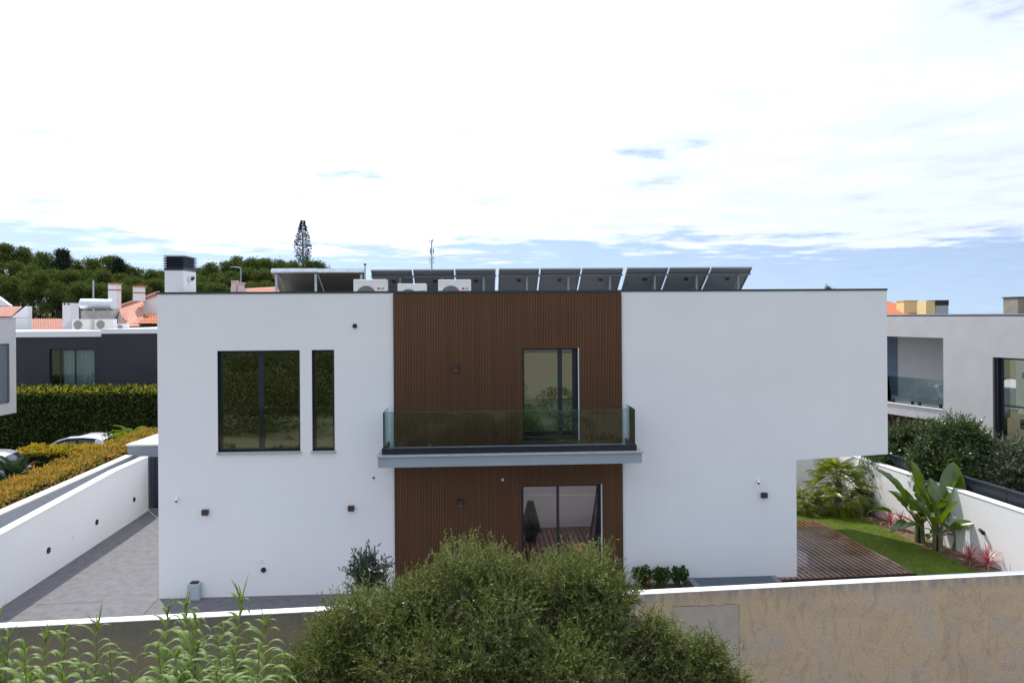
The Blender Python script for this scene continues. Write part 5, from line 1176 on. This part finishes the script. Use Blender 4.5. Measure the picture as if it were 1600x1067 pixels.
for i, (px, py, hs_, Y, lb) in enumerate(reeds):
    top = at(px, py + 12, Y); zb = -1.5; H = top.z - zb; az = rg.uniform(-.5, .5) + (math.pi if rg.random() < .5 else 0); tlx, tly = rg.uniform(-.32, .32), rg.uniform(-.10, .10)
    t = thing('reed_plant', lb or 'green giant reed stalk with arching strap leaves in the lower left foreground', 'reed', (top.x - tlx, top.y - tly, zb), 0, 'giant reeds in the lower left foreground')
    def stem_at(s): return Vector((tlx * s * s, tly * s * s, H * s))
    MB().tube([stem_at(s / 6) for s in range(7)], [.013, .012, .011, .010, .009, .007, .004], 6).build('stem', RST, t)
    zz = H - .02; k = 0
    while zz > H - 1.35 and k < 30:
        f = (H - zz); s = zz / H; side_ = az + (k % 2) * math.pi + rg.uniform(-.22, .22)
        q = stem_at(s); sc = (.55 + min(.55, f * 1.1)) * rg.uniform(.85, 1.15); o = link('leaf', rg.choice(arch), t)
        o.matrix_local = Matrix.Translation(q) @ Matrix.Rotation(side_, 4, 'Z') @ Matrix.Rotation(rg.uniform(-.12, .12) - max(0, .5 - f * 1.5), 4, 'Y') @ Matrix.Scale(sc, 4)
        zz -= .044 + .014 * rg.random(); k += 1
    for k in range(4):
        o = link('leaf', spear[k % 2], t); o.matrix_local = Matrix.Translation(stem_at(.993)) @ Matrix.Rotation(az + k * 2.2, 4, 'Z') @ Matrix.Rotation(rg.uniform(-.05, .22), 4, 'Y') @ Matrix.Scale(rg.uniform(.45, .8) * (1.1 if hs_ > 1.1 else .7), 4)

# --- big-leaved strelitzias in the bed
SL = leafmat('strelitzia_leaf', [(.045, .10, .010), (.085, .155, .012), (.15, .23, .02)], .45, .3, .10)
def paddle(L, w, bend, seed, torn=0):
    rg = random.Random(seed); mb = MB(); n = 14
    z = y = 0; ang = 0.0
    for i in range(n + 1):
        t = i / n; ww = w * math.sin(math.pi * min(1, (.06 + .94 * t)) ** .85) ** .6 * (1 - .0 * t) if t < 1 else .0; ww = max(ww, .004)
        j = (1 - torn * rg.random()) ; fold = .22 * ww
        mb.v += [(-ww * .5 * j, y, z + fold + rg.uniform(-.01, .01)), (-ww * .25, y, z + fold * .5), (0, y, z), (ww * .25, y, z + fold * .5), (ww * .5 * (1 - torn * rg.random()), y, z + fold + rg.uniform(-.01, .01))]
        y += L / n * math.cos(ang); z += L / n * math.sin(ang); ang -= bend / n
    for i in range(n):
        for s in range(4): mb.f.append((i * 5 + s, i * 5 + s + 1, i * 5 + s + 6, i * 5 + s + 5))
    return mb.mesh('leaf', SL, True)
pads = [paddle(.78, .40, .35, 1), paddle(.85, .36, .7, 2, .45), paddle(.65, .36, .5, 3, .25), paddle(.7, .32, 1.1, 4, .45)]
def strelitzia(px, py, H, specs, label, n_st=7):
    p = onz(px, py, 0); t = thing('strelitzia', label, 'plant', (p.x, p.y, 0)); rg = random.Random(px)
    sh_ = MB()
    for k in range(n_st): a = k * 2.4; sh_.tube([(.10 * math.cos(a), .10 * math.sin(a), -.05), (.07 * math.cos(a), .07 * math.sin(a), H * .38), (.12 * math.cos(a), .12 * math.sin(a), H * .55)], [.045, .04, .02], 7)
    sh_.build('leaf_sheaths', TRUNKB, t)
    for az, tilt, h, s, v in specs:
        # petiole from the clump to the blade
        az = math.radians(az); tl = math.radians(tilt); base = Vector((.06 * math.sin(az), .06 * math.cos(az), H * .35)); e = base + Vector((math.sin(az) * math.cos(tl) , math.cos(az) * math.cos(tl), math.sin(tl))) * h
        MB().tube([base, (base + e) / 2 + Vector((0, 0, .05)), e], [.022, .016, .011], 6).build('petiole', TRUNKB, t)
        o = link('leaf', pads[v], t); o.matrix_local = Matrix.Translation(e) @ Matrix.Rotation(-az, 4, 'Z') @ Matrix.Rotation(tl, 4, 'X') @ Matrix.Rotation(rg.uniform(-.9, .9), 4, 'Y') @ Matrix.Scale(s, 4)
# azimuth: 0 away from the house front, 90 to the right
strelitzia(1437, 845, 1.35, [(-75, 64, .75, 1.25, 1), (0, 86, .80, 1.2, 0), (60, 70, .5, .95, 2), (-80, 22, .75, 1.05, 3), (-120, 12, .5, 1.0, 3), (120, 60, .35, .9, 1), (-30, 50, .5, .9, 2), (200, 40, .4, .8, 1), (90, 30, .4, .8, 3), (30, 60, .6, 1.0, 1), (-60, 55, .45, .85, 0), (150, 55, .5, .8, 0), (-150, 40, .5, .8, 1), (-40, 70, .35, .9, 0), (80, 50, .6, .8, 2)], 'tall paddle leaved strelitzia, leftmost of three by the garden wall')
strelitzia(1465, 858, 1.2, [(70, 68, .85, 1.15, 0), (10, 80, .75, 1.1, 2), (-100, 25, .45, .95, 3), (180, 60, .45, 1.05, 0), (60, 50, .5, .9, 1), (-60, 60, .5, .9, 2), (110, 20, .4, .8, 3), (230, 15, .3, .8, 1), (-20, 88, .4, 1.0, 1), (-60, 75, .65, .9, 0), (140, 35, .3, .8, 0), (40, 60, .5, .85, 1), (-140, 50, .4, .8, 2), (160, 70, .3, .85, 0), (-20, 60, .35, .8, 1)], 'middle strelitzia clump with broad bright leaves in the planting bed')
strelitzia(1497, 857, .95, [(0, 84, .75, 1.55, 0), (85, 30, .65, .95, 3), (100, 45, .4, .7, 2), (-100, 40, .35, .8, 2), (180, 50, .3, .7, 3), (-60, -5, .3, .7, 3), (70, 5, .55, .7, 3), (-30, 60, .5, .8, 1), (150, 60, .35, .7, 0)], 'rightmost strelitzia with one big upright leaf against sunlit wall', 5)
# --- red cordylines
CRL = leafmat('red_cordyline_leaf', [(.16, .02, .03), (.34, .05, .06), (.42, .14, .13), (.30, .20, .14)], .35, .3, .12)
cl_ = [reed_leaf(CRL, .50, .042, 1.25, .9, 31), reed_leaf(CRL, .46, .040, 1.05, 1.7, 32), reed_leaf(CRL, .42, .036, 1.35, .3, 33)]
for px, py, s, lb in ((1391, 822, .95, 'red spiky cordyline right beside the fan palm'), (1408, 826, .95, 'red spiky cordyline left of the tallest strelitzia'), (1515, 880, .95, 'left red cordyline of the pair under the arch shaped shadow'), (1543, 889, 1.15, 'right and larger red cordyline beneath the black wall spotlight')):
    p = onz(px, py, 0); t = thing('cordyline', lb, 'plant', (p.x, p.y, -.03)); rg = random.Random(px)
    MB().tube([(0, 0, 0), (0, 0, .14)], .025, 7).build('stem', TRUNKB, t)
    for k in range(34):
        o = link('leaf', cl_[k % 3], t); o.matrix_local = Matrix.Translation((0, 0, .10 + .004 * k)) @ Matrix.Rotation(k * 2.4, 4, 'Z') @ Matrix.Rotation(.75 - .022 * k + rg.uniform(-.12, .12), 4, 'Y') @ Matrix.Scale(s * rg.uniform(.8, 1.1), 4)
# --- three small plants at the foot of the right white wall, conifer in the courtyard
SP = leafmat('small_plant_leaf', [(.02, .05, .015), (.045, .09, .02), (.08, .13, .03)], .3)
for px, lb in ((1004, 'small green plant with orange flowers, nearest the brown cladding'), (1033, 'middle of three small green plants along the white wall'), (1062, 'small green plant beside the grey light well cover')):
    w_ = HF.w(U(px, 900, -.35), -.35, 0); t = thing('small_plant', lb, 'plant', w_); top = at(px, 888, w_.y).z
    P, Nn = ell_points([(0, 0, top * .62), (.07, 0, top * .8), (-.08, 0, top * .75), (0, -.05, top * .35)], [(.15, .15, top * .25)] * 4, 420, .7, RNG, False)
    link('foliage', leaves('foliage', P, nrm(Nn * .6 + RNG.normal(size=P.shape) * .5 + [0, 0, .3]), .085, .05, SP), t); MB().tube([(0, 0, 0), (0, 0, top * .7)], .012, 5).build('stem', TRUNKB, t)
    if px == 1004:
        P = np.array([(.10, -.1, top * .5), (.14, -.08, top * .42), (.08, -.12, top * .36), (.13, -.12, top * .55)]); P = np.repeat(P, 8, 0) + RNG.normal(0, .02, (32, 3)); link('flowers', leaves('flowers', P, nrm(RNG.normal(size=P.shape)), .05, .04, leafmat('orange_petals', [(.6, .08, .03), (.7, .16, .06)], .3)), t)
MB().prism_xy([tuple(HF.w(U(985, 905, -.9), -1.4, 0).xy), tuple(HF.w(U(1074, 905, -.9), -1.4, 0).xy), tuple(HF.w(U(1074, 905, -.9), -.03, 0).xy), tuple(HF.w(U(985, 905, -.9), -.03, 0).xy)], 0.002, 0.03).build('flower_bed', SOIL, kind='structure')
w_ = HF.w(U(829, 800, 3.2), 3.2, .09); t = thing('potted_conifer', 'small cone shaped conifer in dark pot seen through the lower glass door', 'plant', w_); top = at(829, 783, w_.y).z - .09
MB().tube([(0, 0, 0), (0, 0, .28)], [.15, .20], 16).build('pot', VENTB, t)
n = 5200; tt = RNG.random(n) ** 1.3; r = .21 * (1 - tt) + .03; a = RNG.uniform(0, 6.283, n); P = np.stack([r * np.cos(a), r * np.sin(a), .24 + tt * (top - .26)], 1)
link('foliage', leaves('foliage', P, nrm(np.stack([np.cos(a), np.sin(a), np.full(n, .4)], 1) + RNG.normal(0, .4, (n, 3))), .07, .03, leafmat('dull_conifer', [(.05, .085, .035), (.12, .16, .07)], .2)), t)
MB().tube([(0, 0, .2), (0, 0, top - .05)], .015, 5).build('stem', BARK, t)
# --- scrub field behind the viewpoint (mirrored in the panes)
cs, rs = [], []
rg = np.random.default_rng(77)
for i in range(46):
    x = rg.uniform(-46, -6) if i < 32 else rg.uniform(-4, 14); y = rg.uniform(-44, -10) if i < 32 else rg.uniform(-40, -16); h = rg.uniform(1.6, 3.4) * (1.25 if i < 32 else .55); cs.append((x, y, -1.4 + h * .5)); rs.append((h * .9, h * .8, h * .62))
for i in range(16): h = rg.uniform(3.6, 4.9); cs.append((rg.uniform(-28, -9), rg.uniform(-38, -22), -1.4 + h * .5)); rs.append((h * .8, h * .7, h * .62))
for i in range(34): h = rg.uniform(.5, 1.3); cs.append((rg.uniform(-42, 12), rg.uniform(-14, 3), -1.4 + h * .4)); rs.append((h * 1.3, h * 1.1, h * .6))
P, Nn = ell_points(cs, rs, 190000, .4, rg, False, .4); link('scrub', leaves('scrub', P, nrm(Nn * .7 + rg.normal(size=P.shape) * .6 + [0, 0, .4]), rg.uniform(.10, .22, len(P)), .10, leafmat('scrub_leaf', [(.03, .045, .012), (.07, .085, .02), (.13, .14, .04)], .25), rg), kind='stuff')
gr = MB()
for i in range(60): gr.box(-60 + i * 2.0, -60 + i * 2.0 + .08, -93.0, -92.92, -.3, .45)
gr.box(-60, 60, -92.915, -92.86, .2, .48)
tag(gr.build('guard_rail', GALV), 'long grey road guard rail seen only mirrored in the balcony door', 'guard rail')
